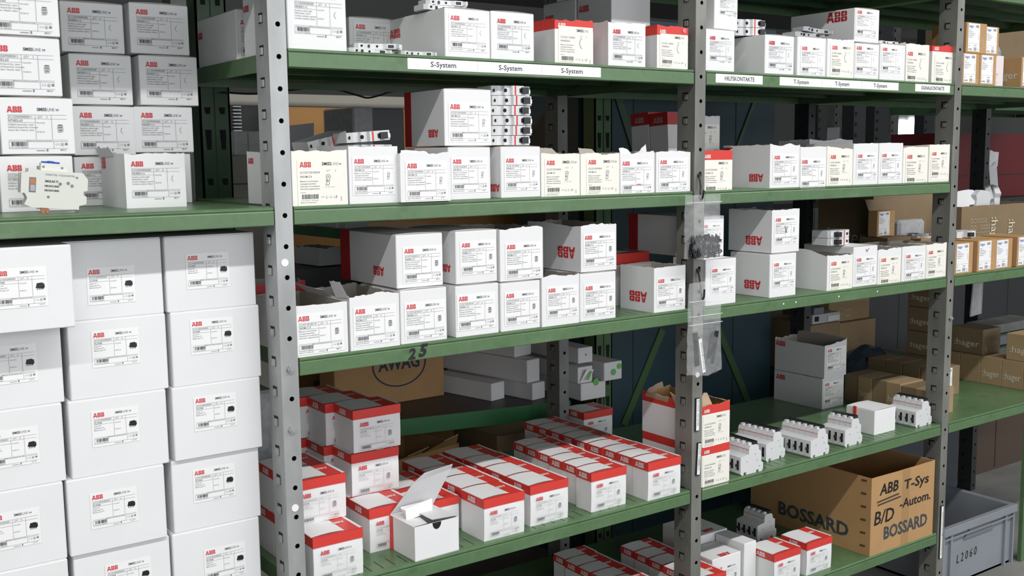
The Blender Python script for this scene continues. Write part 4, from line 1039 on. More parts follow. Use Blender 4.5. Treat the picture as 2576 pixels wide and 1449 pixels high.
# kraft cartons of the other maker, deep on the fourth shelf
def kraft(label, x, y, z, w, d, h, word=True, m=KRAFT2, group='printed kraft cartons', lab=None, yaw=0, seed=0, wside=False, big=1.0):
    r = thing('kraft_carton', label, 'box', (x, y, z), yaw, group)
    b = MB(); b.box((0, 0, 0), (w, d, h), m); b.obj('body', r, bevel=.001)
    b = MB(); rnd = random.Random(seed)
    PK = KPRINT
    if word == 'v': text(b, ':hager', w * .45, h * .95, w * .34 * big, PK, .006, width=h * .85, rot=-math.pi / 2)
    elif word: text(b, ':hager', w * .08, h * .62, w * .26 * big, PK, .008, width=w * .80 * big)
    for i in range(int(rnd.uniform(4, 9))):
        s_ = w * .10; u, v = rnd.uniform(.05, .8) * w, rnd.uniform(.03, .38) * h
        for q_ in (((u, v), (u + s_, v + .0007)), ((u, v + s_), (u + s_ + .0007, v + s_ + .0007)), ((u, v), (u + .0007, v + s_)), ((u + s_, v), (u + s_ + .0007, v + s_))): b.rect(q_[0][0], q_[0][1], q_[1][0], q_[1][1], PK)
    b.obj('print', r)
    if wside:
        b = MB(); text(b, ':hager', 0, h * .30, h * .34, PK, .008, width=d * .8); o = b.obj('side_print', r); o.rotation_euler = (0, 0, -math.pi / 2); o.location = (-.0006, d * .9, 0)
    if lab:
        put_art(r, lab, w * .10, h * .94, min(w * .80, h * .62))
    return r
KPRINT = mat('kraft_print', (.62, .56, .46), .7)
KA = 'kraft cartons in a row behind the right post'
for i in range(6):
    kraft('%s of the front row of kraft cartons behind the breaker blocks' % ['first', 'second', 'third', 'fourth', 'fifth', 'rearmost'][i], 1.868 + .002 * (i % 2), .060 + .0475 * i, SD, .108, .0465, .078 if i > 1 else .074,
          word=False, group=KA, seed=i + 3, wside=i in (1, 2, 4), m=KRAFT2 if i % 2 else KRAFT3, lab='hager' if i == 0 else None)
for i in range(4):
    kraft('%s of the rear row of kraft cartons, nearer the far bay' % ['first', 'second', 'third', 'rearmost'][i], 2.090, .180 + .062 * i, SD, .108, .060, .088, word=False, group=KA, seed=i + 13, wside=i == 3, lab='hager2' if i == 0 else None)
KF = 'kraft cartons of the far right bay'
for i in range(5):
    kraft('%s kraft carton of the lower row in the far bay' % ['nearest', 'second', 'third', 'fourth', 'rearmost'][i], 2.39, .02 + .070 * i, SD, .10, .069, .086, word=False, group=KF, seed=i + 23, wside=i in (1, 2, 4), m=KRAFT3)
kraft('kraft carton on top of the lower row at the picture right edge', 2.395, .05, SD + .087, .10, .10, .082, word=False, group=KF, seed=33, wside=True, m=KRAFT3)
kraft('dark kraft carton on top of the lower row, upside-down lettering', 2.40, .23, SD + .087, .10, .11, .080, word=False, group=KF, seed=34, wside=True)
# small labelled kraft boxes, far bay, third shelf
for i, (xa, xb, dy) in enumerate(((1.868, 1.952, 0), (1.968, 2.057, -.003), (2.059, 2.146, 0), (2.170, 2.258, 0))):
    kraft('%s kraft box with a white label on the third shelf beyond the right post' % ['leftmost', 'second', 'third', 'fourth'][i], xa, .004 + dy, SC, xb - xa - .001, .11, .083 + .002 * (i % 2), word=False, m=KRAFT, group='white-labelled kraft boxes on the third shelf', seed=40 + i, lab='hager')
for i, (xa, xb, z, hh, y) in enumerate(((1.870, 1.949, SA, .080, .006), (1.951, 2.028, SA, .080, .006), (2.032, 2.088, SA, .082, .02), (2.153, 2.24, SA, .082, .006), (1.889, 1.984, SA + .0812, .078, .010), (1.986, 2.052, SA + .0812, .074, .016))):
    kraft(['bottom left labelled kraft box on the upper far shelf', 'bottom middle labelled kraft box on the upper far shelf', 'pinkish white carton right of the labelled kraft boxes', 'kraft box with lettering on its side at the right picture edge',
           'raised labelled kraft box on the upper far shelf, left one', 'raised labelled kraft box on the upper far shelf, right one'][i], xa, y, z, xb - xa - .001, .10, hh, word=False, m=PINKW if i == 2 else KRAFT, group='white-labelled kraft boxes on the upper shelf', seed=50 + i, lab='hager' if i != 2 else None, wside=i == 3)
# big open kraft carton with breakers, far bay third shelf
def open_kraft(label, x, y, z, w, d, h, seed=1, yaw=0, group=None, m=KRAFT, words=None, amp=.001):
    r = thing('open_kraft_carton', label, 'box', (x, y, z), yaw, group)
    body_open(r, w, d, h, m, seed, amp, inm=m); return r
r = open_kraft('big brown open carton heaped with white and blue breakers', 2.150, .165, SC, .40, .25, .165, m=KRAFT2)
b = MB(); text(b, ':hager', .155, .13, .05, KPRINT, .006, width=.10, rot=-math.pi / 2, e=.002); text(b, ':hager', .25, .12, .05, KPRINT, .006, width=.10, rot=-math.pi / 2, e=.002)
for i in range(6):
    for j in range(5):
        if (i * 3 + j * 5) % 7:
            u, v, s_ = .045 + i * .018, .035 + j * .020, .011
            for q_ in (((u, v), (u + s_, v + .0007)), ((u, v + s_), (u + s_ + .0007, v + s_ + .0007)), ((u, v), (u + .0007, v + s_)), ((u + s_, v), (u + s_ + .0007, v + s_))): b.rect(q_[0][0], q_[0][1], q_[1][0], q_[1][1], KPRINT, .002)
b.obj('print', r)
def loose_breaker(label, loc, rot, s=1.0, blue=True, group='loose breakers heaped in the big brown carton'):
    r = thing('circuit_breaker', label, 'circuit breaker', loc, 0, group); r.rotation_euler = rot; r.scale = (s, s, s)
    P = [(0, 0), (.012, -.004), (.022, 0), (.026, .010), (.038, .010), (.040, -.002), (.062, -.002), (.066, .008), (.080, .004), (.086, .012), (.084, .030), (.090, .040), (.080, .056), (.060, .060), (.020, .058), (.008, .050), (-.004, .040), (.002, .026)]
    b = MB(); b.prism(P, 'z', 0, .0175, PLAS); b.obj('housing', r)
    b = MB(); b.box((.040, -.012, .003), (.056, .004, .0145), BLUE if blue else BLK); b.obj('toggle', r)
    return r
rnd = random.Random(4)
wh = ['leftmost', 'second', 'third', 'fourth', 'fifth', 'sixth']
for i in range(6):
    loose_breaker('%s loose breaker with a blue toggle in the big brown carton' % wh[i], (2.180 + .055 * i, .225 + .02 * (i % 2), SC + .130 + .012 * (i % 3)), (math.radians(60 + 15 * (i % 3)), math.radians(-20 + 14 * (i % 4)), math.radians(-30 + 17 * i)), 1.0)
loose_breaker('white breaker lying on the labelled kraft boxes below the big brown carton', (1.985, .075, SC + .0870), (0, 0, math.radians(-8)), 1.0, False, 'single breaker on the kraft boxes')

# upright labelled kraft box and clutter behind the third shelf row of the right bay
yk = .170; a, c = on_y(2214, 597, yk), on_y(2258, 594, yk)
kz = a[2]
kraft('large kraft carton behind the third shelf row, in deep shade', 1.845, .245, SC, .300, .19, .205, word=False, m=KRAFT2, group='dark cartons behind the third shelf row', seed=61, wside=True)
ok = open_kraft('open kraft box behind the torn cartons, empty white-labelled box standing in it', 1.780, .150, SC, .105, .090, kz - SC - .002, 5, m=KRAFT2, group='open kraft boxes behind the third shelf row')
b = MB(); b.box((.002, .002, kz - SC - .005), (.103, .088, kz - SC - .002), KRAFT2); b.obj('inner_flap', ok)
ok2 = open_kraft('open kraft box with loose small modules behind the right end of the third shelf row', 1.890, .122, SC, .14, .070, .088, 6, m=KRAFT, group='open kraft boxes behind the third shelf row')
kraft('upright kraft box with a white blue-lettered label above the torn cartons', a[0], yk + .01, kz, c[0] - a[0], .03, on_y(2214, 532, yk)[2] - kz, word=False, m=KRAFT, group='upright kraft box', seed=62, lab='hager')
r = find('upright kraft box with a white'); wq = c[0] - a[0]; hq = on_y(2214, 532, yk)[2] - kz
leaf(r, [(.001, .030, hq), (wq, .030, hq), (wq + .012, .050, hq + .026), (.010, .05, hq + .030)], KRAFT2, 8, .0005, name='open_flap')
for i in range(7):
    module_flat(['grey module heaped at the back of the third shelf, %s' % t for t in ('leftmost', 'second', 'third', 'fourth', 'fifth', 'sixth', 'rightmost')][i], (1.897 + .017 * i, .135 + .006 * (i % 3), SC + .0885 + .006 * (i % 2)), math.radians(40 * i), group='modules heaped behind the third shelf row', s=.6, m=PLAS3 if i % 2 else PLAS)
r = thing('wrapped_pack', 'clear plastic wrapped pack in the shade behind the right end of the third shelf', 'package', (1.90, .198, SC), 0)
b = MB(); b.box((0, 0, 0), (.12, .038, .130), CRATED); b.obj('pack', r, bevel=.006)
b = MB(); b.box((-.002, -.002, .002), (.122, .040, .134), WRAP); b.obj('film', r, bevel=.008)

# deep background of the fourth shelf, right bay
for i, (lab, pxa, pya, pxb, z, ty, y) in enumerate((('brown carton stack behind, lower left box with pale edge tape', 2130, 880, 2195, .56, 835, .62), ('brown carton behind, upper box at the rear of the right bay', 2225, 860, 2275, .56, 778, .70))):
    pass
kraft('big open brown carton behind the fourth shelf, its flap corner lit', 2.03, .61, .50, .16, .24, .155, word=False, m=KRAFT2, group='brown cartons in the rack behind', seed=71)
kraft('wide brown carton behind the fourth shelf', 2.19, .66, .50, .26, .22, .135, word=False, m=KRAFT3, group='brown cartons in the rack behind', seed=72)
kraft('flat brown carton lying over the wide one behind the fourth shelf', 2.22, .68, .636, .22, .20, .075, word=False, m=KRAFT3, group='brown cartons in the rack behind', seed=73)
r = thing('black_plastic_bag', 'dark shiny plastic bag slumped behind the kraft cartons of the fourth shelf', 'bag', (1.98, .42, SD), 0)
b = MB(); N, M_ = 14, 7; rnd = random.Random(8); g = []
for j in range(M_ + 1):
    rowp = []
    for i in range(N + 1):
        u, v = i / N, j / M_; zz = .115 * (math.sin(math.pi * u) ** .6) * (math.sin(math.pi * min(1, v * .9 + .1)) ** .5) + rnd.uniform(-.005, .005) * (0 < j < M_)
        rowp.append((.32 * u, .12 * v, max(0, zz)))
    g.append(rowp)
for j in range(M_):
    for i in range(N): b.poly([g[j][i], g[j][i + 1], g[j + 1][i + 1], g[j + 1][i]], mat('black_film', (.02, .028, .04), .18))
b.obj('bag', r, smooth=True)
r = thing('switchgear_module', 'grey switchgear unit lying on the brown cartons behind the fourth shelf', 'electrical module', (2.06, .62, .656), 0)
b = MB(); b.box((0, 0, 0), (.14, .07, .030), PLAS3); b.box((.075, -.004, .004), (.135, 0, .022), PLAS); b.box((.02, .01, .030), (.07, .05, .050), CRATED); b.obj('housing', r)
b = MB(); b.box((.012, -.003, .008), (.030, 0, .024), BLK); b.obj('socket', r)

# slate cabinets and green uprights of the rack behind
def panel(label, xa, xb, y, z0, z1, m, name='cabinet_panel', cat='cabinet', group='blue-grey cabinets behind the racks', th=.30):
    r = thing(name, label, cat, (xa, y, z0), 0, group)
    b = MB(); b.box((0, 0, 0), (xb - xa, th, z1 - z0), m); b.obj('body', r)
    b = MB(); n = max(1, int((xb - xa) / .28))
    for i in range(1, n + 1): b.box(((xb - xa) * i / (n + 1) - .002, -.0015, .01), ((xb - xa) * i / (n + 1) + .002, .001, z1 - z0 - .01), BLACKM)
    b.obj('door_gap', r); return r
panel('blue-grey cabinet behind the middle bay, seen left of the middle post', 1.20, 1.62, .76, 0, 1.60, SLATE)
panel('blue-grey cabinet behind the right bay, seen right of the middle post', 1.64, 2.00, .74, 0, 1.60, SLATE)
def upright(label, x, y, z0, z1, w=.066, m=DGREEN):
    r = thing('slotted_upright', label, 'rack post', (x, y, z0), 0, 'slotted green uprights of the rack behind')
    b = MB(); b.box((0, 0, 0), (w, .004, z1 - z0), m); b.box((0, 0, 0), (.004, .05, z1 - z0), m); b.box((w - .004, 0, 0), (w, .05, z1 - z0), m)
    b.box((w / 2 - .001, -.003, 0), (w / 2 + .001, 0, z1 - z0), m)
    s_ = b; z = .03; k = 0
    while z < z1 - z0 - .06:
        for u in (.24, .72):
            hh = .042 if k % 2 == 0 else .014
            P = [(w * u - .0065, z + hh), (w * u + .0075, z + hh), (w * u + .006, z), (w * u - .0035, z)]
            s_.poly([(p[0], -.0005, p[1]) for p in P], HOLE)
        z += .075; k += 1
    b.obj('profile', r); return r
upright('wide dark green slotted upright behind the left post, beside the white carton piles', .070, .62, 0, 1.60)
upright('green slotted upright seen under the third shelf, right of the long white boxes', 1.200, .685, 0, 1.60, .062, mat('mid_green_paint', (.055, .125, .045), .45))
MGREEN = mat('mid_green_paint', (.055, .125, .045), .45, noise=.2, nscale=12)
def brace(label, p, q, w=.012, DGREEN=MGREEN):
    r = thing('cross_brace', label, 'cross brace', tuple(p), 0, 'green cross braces'); d = q - p; n = Vector((-d.z, 0, d.x)).normalized() * w
    b = MB(); P = [-n, d - n, d + n, n]
    b.poly([tuple(v) for v in P], DGREEN); b.poly([tuple(v + Vector((0, .004, 0))) for v in P[::-1]], DGREEN)
    for i in range(4): b.poly([tuple(P[i]), tuple(P[(i + 1) % 4]), tuple(P[(i + 1) % 4] + Vector((0, .004, 0))), tuple(P[i] + Vector((0, .004, 0)))], DGREEN)
    b.obj('bar', r)
brace('slanting green brace under the third shelf, left of the middle post', on_y(1570, 1070, .755), on_y(1668, 830, .755))
brace('slanting green brace under the third shelf, right of the lower plastic bag', on_y(1805, 820, .735), on_y(1885, 1015, .735))
brace('dark slanting brace in the shade behind the eye level shelf', on_y(1555, 240, .755), on_y(1600, 385, .755), .012, DGREEN)
brace('dark slanting brace behind the right bay at eye level', on_y(1905, 240, .735), on_y(1850, 385, .735), .006, DGREEN)

# rack behind the middle bay: tray with long boxes
a, c = on_z(1000, 1058, .558), on_z(1370, 1008, .558)
pa, pb = Vector((.475, .704, .558)), Vector((1.03, .585, .558))
r = thing('rear_shelf', 'dark-topped green shelf of the rack behind, under the long white boxes', 'shelf', tuple(pa), math.atan2(pb[1] - pa[1], pb[0] - pa[0]), 'shelves of the rack behind')
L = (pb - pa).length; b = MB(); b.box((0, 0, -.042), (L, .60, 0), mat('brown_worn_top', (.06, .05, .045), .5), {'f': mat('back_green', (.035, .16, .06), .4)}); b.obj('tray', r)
def longbox(label, x, y, z, w, h, d, yaw=-.0, m=WHITE2, group='long white boxes on the rear shelf'):
    r = thing('long_white_box', label, 'box', (x, y, z), yaw, group); b = MB(); b.box((0, 0, 0), (w, d, h), m); b.obj('body', r, bevel=.0015)
    return r
zb = .5585
longbox('shortest long white box, its square end nearest the pile of red-topped boxes', .856, .705, zb, .052, .048, .50, .22)
longbox('long white box on the bottom, end just left of the rear post', .948, .645, zb, .050, .046, .34, .18)
longbox('long white box with pointed end flap, lying on two others', .935, .650, zb + .048, .050, .062, .34, .20)
longbox('long grey box lying uppermost, left of the rear post', .930, .70, zb + .111, .070, .040, .32, .24)
r = longbox('white box end with one green dot, bottom one right of the rear post', 1.046, .560, zb, .086, .046, .30, .0)
b = MB(); b.cyl((.052, -.0012, .046), .010, .0006, 'y', GDOT, 14); b.obj('green_dot', r)
r = longbox('white box with a curled torn end and a green smear, right of the rear post', 1.040, .565, zb + .047, .050, .044, .28, .0)
leaf(r, [(.004, -.001, .002), (.036, -.001, .004), (.046, -.010, .036), (.020, -.012, .040)], SHEET, 90, .003); b = MB(); b.flat([(.018, .010), (.026, .010), (.038, .032), (.032, .034)], GDOT, .0135); b.obj('green_mark', r)
r = longbox('white box with two green dots, rightmost near the green upright', 1.114, .545, zb + .0475, .062, .050, .28, -.02)
b = MB(); b.cyl((.032, -.0012, .022), .009, .0006, 'y', GDOT, 14); b.cyl((.052, -.0014, .036), .008, .0006, 'y', GDOT, 14); b.obj('green_dot', r)
r = longbox('small white box end with a tiny yellow-green dot, above the others', 1.045, .57, zb + .100, .050, .042, .28, .0)
b = MB(); b.cyl((.026, -.0012, .022), .003, .0006, 'y', GDOT, 10); b.obj('green_dot', r)
a = on_z(1116, 992, .56)
r = thing('kraft_carton', 'brown carton with an oval printed mark, behind the red-topped pile', 'box', (a[0] - .33, a[1] - .005, .5585), 0)
b = MB(); b.box((0, 0, 0), (.33, .09, .215), KRAFT); b.obj('body', r, bevel=.002)
q = on_y(1005, 915, a[1] - .006); cx_, cz_ = q[0] - a[0] + .33, q[2] - .5585
b = MB(); P = [(cx_ + .082 * math.cos(t * math.pi / 18), cz_ + .062 * math.sin(t * math.pi / 18)) for t in range(36)]
for i in range(36):
    p, q_ = P[i], P[(i + 1) % 36]; k = .94
    f = lambda s: (cx_ + (s[0] - cx_) * k, cz_ + (s[1] - cz_) * k)
    b.flat([p, q_, f(q_), f(p)], mat('navy_ink', (.02, .03, .06), .6), .0006)
text(b, 'AWAG', cx_ - .062, cz_ - .014, .046, mat('navy_ink', (.02, .03, .06), .6), .03, width=.124, e=.0007); b.obj('print', r)
r = thing('kraft_carton', 'opened brown carton with raised flaps, below the rear shelf', 'box', (.50, .66, .31), .2, 'brown cartons under the rear shelf')
body_open(r, .26, .22, .15, KRAFT, 17, .002, inm=KRAFT); leaf(r, [(0, 0, .15), (.12, 0, .15), (.10, -.06, .185), (.02, -.07, .18)], KRAFT, 18, .002); leaf(r, [(.13, 0, .15), (.25, 0, .15), (.22, -.04, .19), (.16, -.05, .185)], KRAFT, 19, .002)
r = thing('kraft_carton', 'torn open dark brown carton under the rear shelf, left of the rear post', 'box', (.80, .60, .33), -.1, 'brown cartons under the rear shelf')
body_open(r, .30, .25, .16, KRAFT2, 27, .010, inm=KRAFT2)
panel('low grey cabinet under the fourth shelf, far behind', .50, 1.20, 1.30, 0, .30, BEIGE, 'low_cabinet', 'cabinet', 'low cabinets behind', .5)
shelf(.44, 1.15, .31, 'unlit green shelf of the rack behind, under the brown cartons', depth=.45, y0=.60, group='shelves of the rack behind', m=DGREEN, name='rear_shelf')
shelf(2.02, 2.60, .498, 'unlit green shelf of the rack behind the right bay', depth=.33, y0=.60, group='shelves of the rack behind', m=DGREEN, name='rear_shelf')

# seen through the middle bay at eye level and between second and third shelves
r = thing('wall_board', 'tan fibreboard panel far behind the middle bay', 'panel', (.50, 1.25, 0), 0); b = MB(); b.box((0, 0, 0), (.98, .02, 1.362), TAN); b.obj('board', r)
a, c = on_y(560, 217, .9), on_y(1020, 250, .9)
r = thing('horizontal_beam', 'pale horizontal beam behind the middle bay under the upper shelf', 'beam', (a[0], .90, c[2] - .020), 0); b = MB(); b.box((0, 0, -.004), (c[0] - a[0] + .20, .03, .026), BEIGE); b.obj('beam', r)
P = [on_y(x, y, .60) for x, y in ((560, 232), (640, 236), (725, 227), (790, 222), (850, 226), (900, 240), (925, 246), (955, 240), (985, 231), (1060, 226))]
r = thing('cable', 'black cable sagging along the pale beam', 'cable', tuple(P[0])); 
def smooth_path(P, k=5):
    out = []
    for i in range(len(P) - 1):
        a, b_, c_, d_ = P[max(i - 1, 0)], P[i], P[i + 1], P[min(i + 2, len(P) - 1)]
        for j in range(k):
            t = j / k; out.append(.5 * ((2 * b_) + (c_ - a) * t + (2 * a - 5 * b_ + 4 * c_ - d_) * t * t + (3 * b_ - a - 3 * c_ + d_) * t ** 3))
    return out + [P[-1]]
b = MB(); b.tube(smooth_path([p - P[0] for p in P]), .0022, BLK, 6); b.obj('cable', r)
a, c = on_y(890, 360, .55), on_y(968, 272, .55)
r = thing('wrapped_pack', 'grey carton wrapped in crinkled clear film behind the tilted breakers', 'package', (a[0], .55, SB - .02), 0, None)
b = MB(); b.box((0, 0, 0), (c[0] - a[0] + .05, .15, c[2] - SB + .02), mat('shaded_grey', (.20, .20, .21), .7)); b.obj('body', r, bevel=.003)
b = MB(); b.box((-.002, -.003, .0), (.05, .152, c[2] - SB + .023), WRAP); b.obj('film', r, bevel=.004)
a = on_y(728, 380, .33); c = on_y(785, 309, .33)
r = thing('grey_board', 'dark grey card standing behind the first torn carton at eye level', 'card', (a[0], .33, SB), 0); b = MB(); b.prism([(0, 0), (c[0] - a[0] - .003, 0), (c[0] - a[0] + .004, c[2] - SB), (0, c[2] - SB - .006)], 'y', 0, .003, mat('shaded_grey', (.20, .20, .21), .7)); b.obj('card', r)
a = on_y(593, 392, .95); c = on_y(660, 332, .95)
for i in range(3):
    r = thing('wrapped_pack', '%s of three film-wrapped white packs between the left post and green upright' % ['left', 'middle', 'right'][i], 'package', (a[0] + .036 * i, .95, a[2]), 0, 'film-wrapped white packs')
    b = MB(); b.box((0, 0, 0), (.034, .12, c[2] - a[2]), WHITE2); b.obj('body', r, bevel=.004); b = MB(); b.box((-.0006, -.002, -.001), (.0346, .122, c[2] - a[2] + .002), WRAP); b.obj('film', r, bevel=.004)
zt_ = a[2]
r = thing('metal_cabinet', 'grey metal cabinet carrying the film-wrapped packs', 'cabinet', (a[0] - .03, .93, 0), 0); b = MB(); b.box((0, 0, 0), (.135, .3, zt_ - .001), BEIGE); b.obj('body', r)
b = MB(); b.box((.01, -.002, zt_ - .07), (.125, 0, zt_ - .068), BLACKM); b.obj('door_gap', r)
a, c = on_y(612, 328, 1.3), on_y(645, 243, 1.3)
r = thing('drawer_rack', 'rack of thin dark trays with light fronts behind the left post', 'rack', (a[0] - .04, 1.30, zt_), 0)
b = MB(); Hh = c[2] - zt_; b.box((0, .01, 0), (.13, .15, Hh), BLACKM); b.box((.098, -.002, 0), (.102, .01, Hh), WHITE2); b.obj('frame', r)
b = MB()
for i in range(11): b.box((.012, -.004, Hh * (.36 + i * .057)), (.035, .010, Hh * (.36 + i * .057) + .004), PLAS3)
b.obj('tray_fronts', r)
# perpendicular green shelf with white cartons seen below the eye level shelf
a, c = on_z(751, 590, 1.030), on_z(872, 603, 1.030); ya = math.atan2(c[1] - a[1], c[0] - a[0])
r = thing('rear_shelf', 'green shelf edge seen below the eye level shelf, white cartons on it', 'shelf', tuple(a), ya, 'shelves of the rack behind')
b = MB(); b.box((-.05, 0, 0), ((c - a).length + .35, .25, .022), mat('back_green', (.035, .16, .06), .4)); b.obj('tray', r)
dv = Vector((math.cos(ya), math.sin(ya), 0)); nv = Vector((-math.sin(ya), math.cos(ya), 0))
for i in range(4):
    p = a + dv * (.02 + .047 * i) + nv * .012 + Vector((0, 0, .0225))
    r = thing('white_carton', '%s small white carton on the green shelf edge below the eye level shelf' % ['leftmost', 'second', 'third', 'fourth'][i], 'box', tuple(p), ya, 'small white cartons on the rear shelf'); b = MB(); b.box((0, 0, 0), (.045, .06, .040), WHITE2); b.obj('body', r)
# torn white tray and dark stuff at the left end of the third shelf
a, c = on_y(788, 655, .50), on_y(852, 662, .50)
r = thing('torn_white_carton', 'low torn white carton lying behind the third shelf row near the left post', 'box', (a[0], .47, a[2] - .010), .1)
body_open(r, c[0] - a[0], .10, .036, WHITE2, 33, .004)
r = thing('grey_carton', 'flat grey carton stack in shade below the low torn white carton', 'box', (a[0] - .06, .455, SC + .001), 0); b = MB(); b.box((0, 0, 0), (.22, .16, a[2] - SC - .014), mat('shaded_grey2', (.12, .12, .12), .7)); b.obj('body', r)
# dark red end of a box at the left end
r = thing('torn_red_carton', 'dark torn carton with a red rim, deep at the left end of the third shelf', 'box', (.008, .225, SC), 0)
body_open(r, .11, .12, .098, WHITE2, 35, .004, band=.022, bandm=DRED)

# leaning boxes deep on the eye level shelf
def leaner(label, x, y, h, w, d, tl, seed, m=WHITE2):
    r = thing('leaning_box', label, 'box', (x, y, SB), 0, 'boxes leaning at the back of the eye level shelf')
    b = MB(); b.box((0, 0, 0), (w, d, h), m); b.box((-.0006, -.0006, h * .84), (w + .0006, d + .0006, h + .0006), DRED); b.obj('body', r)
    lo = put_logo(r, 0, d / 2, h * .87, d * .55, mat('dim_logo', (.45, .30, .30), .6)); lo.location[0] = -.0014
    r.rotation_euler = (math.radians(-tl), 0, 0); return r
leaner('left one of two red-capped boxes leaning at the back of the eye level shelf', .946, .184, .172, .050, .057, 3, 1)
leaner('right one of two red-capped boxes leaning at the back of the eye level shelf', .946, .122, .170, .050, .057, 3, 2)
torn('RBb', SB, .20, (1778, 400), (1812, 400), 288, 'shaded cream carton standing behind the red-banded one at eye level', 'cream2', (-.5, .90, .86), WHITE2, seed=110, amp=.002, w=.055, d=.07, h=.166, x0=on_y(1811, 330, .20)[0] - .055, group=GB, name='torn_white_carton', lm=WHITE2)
for i, (pxl, t) in enumerate(((1600, 'left'), (1690, 'right'))):
    pass
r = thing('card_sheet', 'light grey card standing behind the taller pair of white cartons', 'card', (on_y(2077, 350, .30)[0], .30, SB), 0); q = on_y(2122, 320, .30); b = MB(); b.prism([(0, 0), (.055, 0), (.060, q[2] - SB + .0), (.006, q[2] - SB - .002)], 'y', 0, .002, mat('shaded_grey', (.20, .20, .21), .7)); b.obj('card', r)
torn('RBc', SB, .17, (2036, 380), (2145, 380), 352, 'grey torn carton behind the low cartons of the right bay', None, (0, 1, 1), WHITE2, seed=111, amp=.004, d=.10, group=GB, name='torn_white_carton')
torn('Bb', SB, .17, (1545, 380), (1690, 380), 376, 'torn white carton with dark red scraps behind the row left of the middle post', None, (0, 1, 1), WHITE2, seed=112, amp=.005, d=.02, w=.10, x0=.66, band=.010, bandm=DRED, blogo=False, group=GB, name='torn_white_carton') if False else None

# things beyond: uprights of further racks, bright windows
for i, (pxa, pxb, y, m) in enumerate(((2058, 2078, 3.0, BLACKM), (2100, 2120, 3.4, GALVD), (2148, 2178, 2.2, BLACKM), (2200, 2236, 3.0, BLACKM), (2242, 2260, 3.2, GALVD), (2325, 2350, 3.0, BLACKM))):
    a, c = on_y(pxa, 300, y), on_y(pxb, 300, y)
    r = thing('far_rack_post', '%s upright of the distant racks seen through the right bay' % wh[i], 'rack post', (a[0], y, 0), 0, 'uprights of distant racks'); b = MB(); b.box((0, 0, 0), (c[0] - a[0], .08, 2.6), m)
    for k in range(40): b.box(((c[0] - a[0]) * .1, -.002, .06 * k + .4), ((c[0] - a[0]) * .25, 0, .06 * k + .42), HOLE)
    b.obj('profile', r)
a, c = on_y(2070, 372, 3.6), on_y(2145, 272, 3.6)
r = thing('distant_grey_wall_panel', 'grey partition seen far off between the racks', 'panel', (a[0], 3.6, 0), 0); b = MB(); b.box((0, 0, 0), (c[0] - a[0] - .05, .05, 2.4), CRATE); b.obj('panel', r)
for i, (xa, ya_, xb, yb) in enumerate(((2182, 303, 2197, 365), (2263, 303, 2283, 365), (2288, 298, 2320, 365))):
    a, c = on_y(xa, yb, 15.85), on_y(xb, ya_, 15.85)
    b = MB(); b.box((a[0], 15.84, a[2]), (c[0], 15.9, c[2]), WINGLOW); o = b.obj('window_%d' % (i + 1)); o['kind'] = 'structure'
a, c = on_y(2288, 282, 9), on_y(2331, 274, 9)
r = thing('ceiling_lamp', 'glowing ceiling tube far beyond the right bay', 'lamp', (a[0], 9, a[2]), 0); b = MB(); b.box((0, 0, 0), (c[0] - a[0], .10, c[2] - a[2]), LAMPGLOW); b.obj('tube', r)
# maroon machine and clutter behind the far bay
mx_ = on_y(2486, 350, .9)[0]
panel('black cabinet low behind the far right bay', 2.05, mx_ + 1.6, 1.06, 0, 1.00, BLACKM, 'dark_filler_block', 'cabinet', 'dark cabinets behind')  # added black mass that fills the background with darkness
r = thing('maroon_cabinet', 'dark red cabinet behind the far right bay', 'cabinet', (mx_, 1.12, 1.0005), 0); b = MB(); b.box((0, 0, 0), (1.2, .25, .29), MAROON); b.obj('body', r)
b = MB(); b.box((.05, -.002, .10), (1.1, 0, .104), BLACKM); b.obj('door_gap', r)
r = thing('white_paper_bundle', 'crumpled white paper hanging in front of the dark red cabinet', 'paper', (on_y(2490, 430, 1.08)[0], 1.08, 1.0005), 0)
leaf(r, [(.02, 0, 0), (.10, .01, 0), (.05, .0, .16), (-.01, 0, .14)], WHITE2, 120, .006); leaf(r, [(-.03, 0, .13), (.06, .0, .14), (.10, .02, .20), (.0, .02, .22)], SHEET, 121, .006)
b = MB(); 
r = thing('plastic_film', 'clear film bunched up on the stock behind the far right bay', 'plastic film', (2.60, .40, SD + .17), 0)
leaf(r, [(0, 0, 0), (.10, .02, 0), (.085, .01, .13), (.015, 0, .15)], WRAP, 130, .01, th=.004)
for i in range(4): kraft('%s dark labelled kraft carton stacked up beside the black rear post' % ['bottom', 'second', 'third', 'top'][i], 2.295, .34, SD + .0775 * i, .085, .09, .076, word=False, m=KRAFT2, group='kraft tower beside the black rear post', seed=80 + i, wside=True, lab='hager2' if i > 1 else None)
panel('big brown carton wall behind the upper far shelf', on_y(2512, 60, .62)[0], on_y(2512, 60, .62)[0] + .8, .62, 1.39, 1.80, KRAFT2, 'brown_carton', 'box', 'brown cartons on the rack behind', .3)
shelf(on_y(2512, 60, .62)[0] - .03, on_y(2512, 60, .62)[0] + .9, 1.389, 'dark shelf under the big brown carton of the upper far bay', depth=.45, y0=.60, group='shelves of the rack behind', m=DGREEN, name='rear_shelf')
r = thing('spray_bottle', 'small blue-capped grey bottle behind the labelled kraft boxes of the upper far shelf', 'bottle', (2.125, .075, SA), 0)
b = MB(); b.cyl((0, 0, 0), .021, .100, 'z', CRATE, 16); b.cyl((0, 0, .100), .021, .018, 'z', CRATE, 16, .012); b.obj('body', r)
b = MB(); b.cyl((0, 0, .118), .012, .022, 'z', BLUE, 12, .010); b.box((-.016, -.005, .128), (.004, .005, .140), BLUE); b.obj('cap', r)
b = MB()
for i in range(5): b.box((-.030, -.002, .022 + i * .014), (-.014, .004, .031 + i * .014), PLAS)
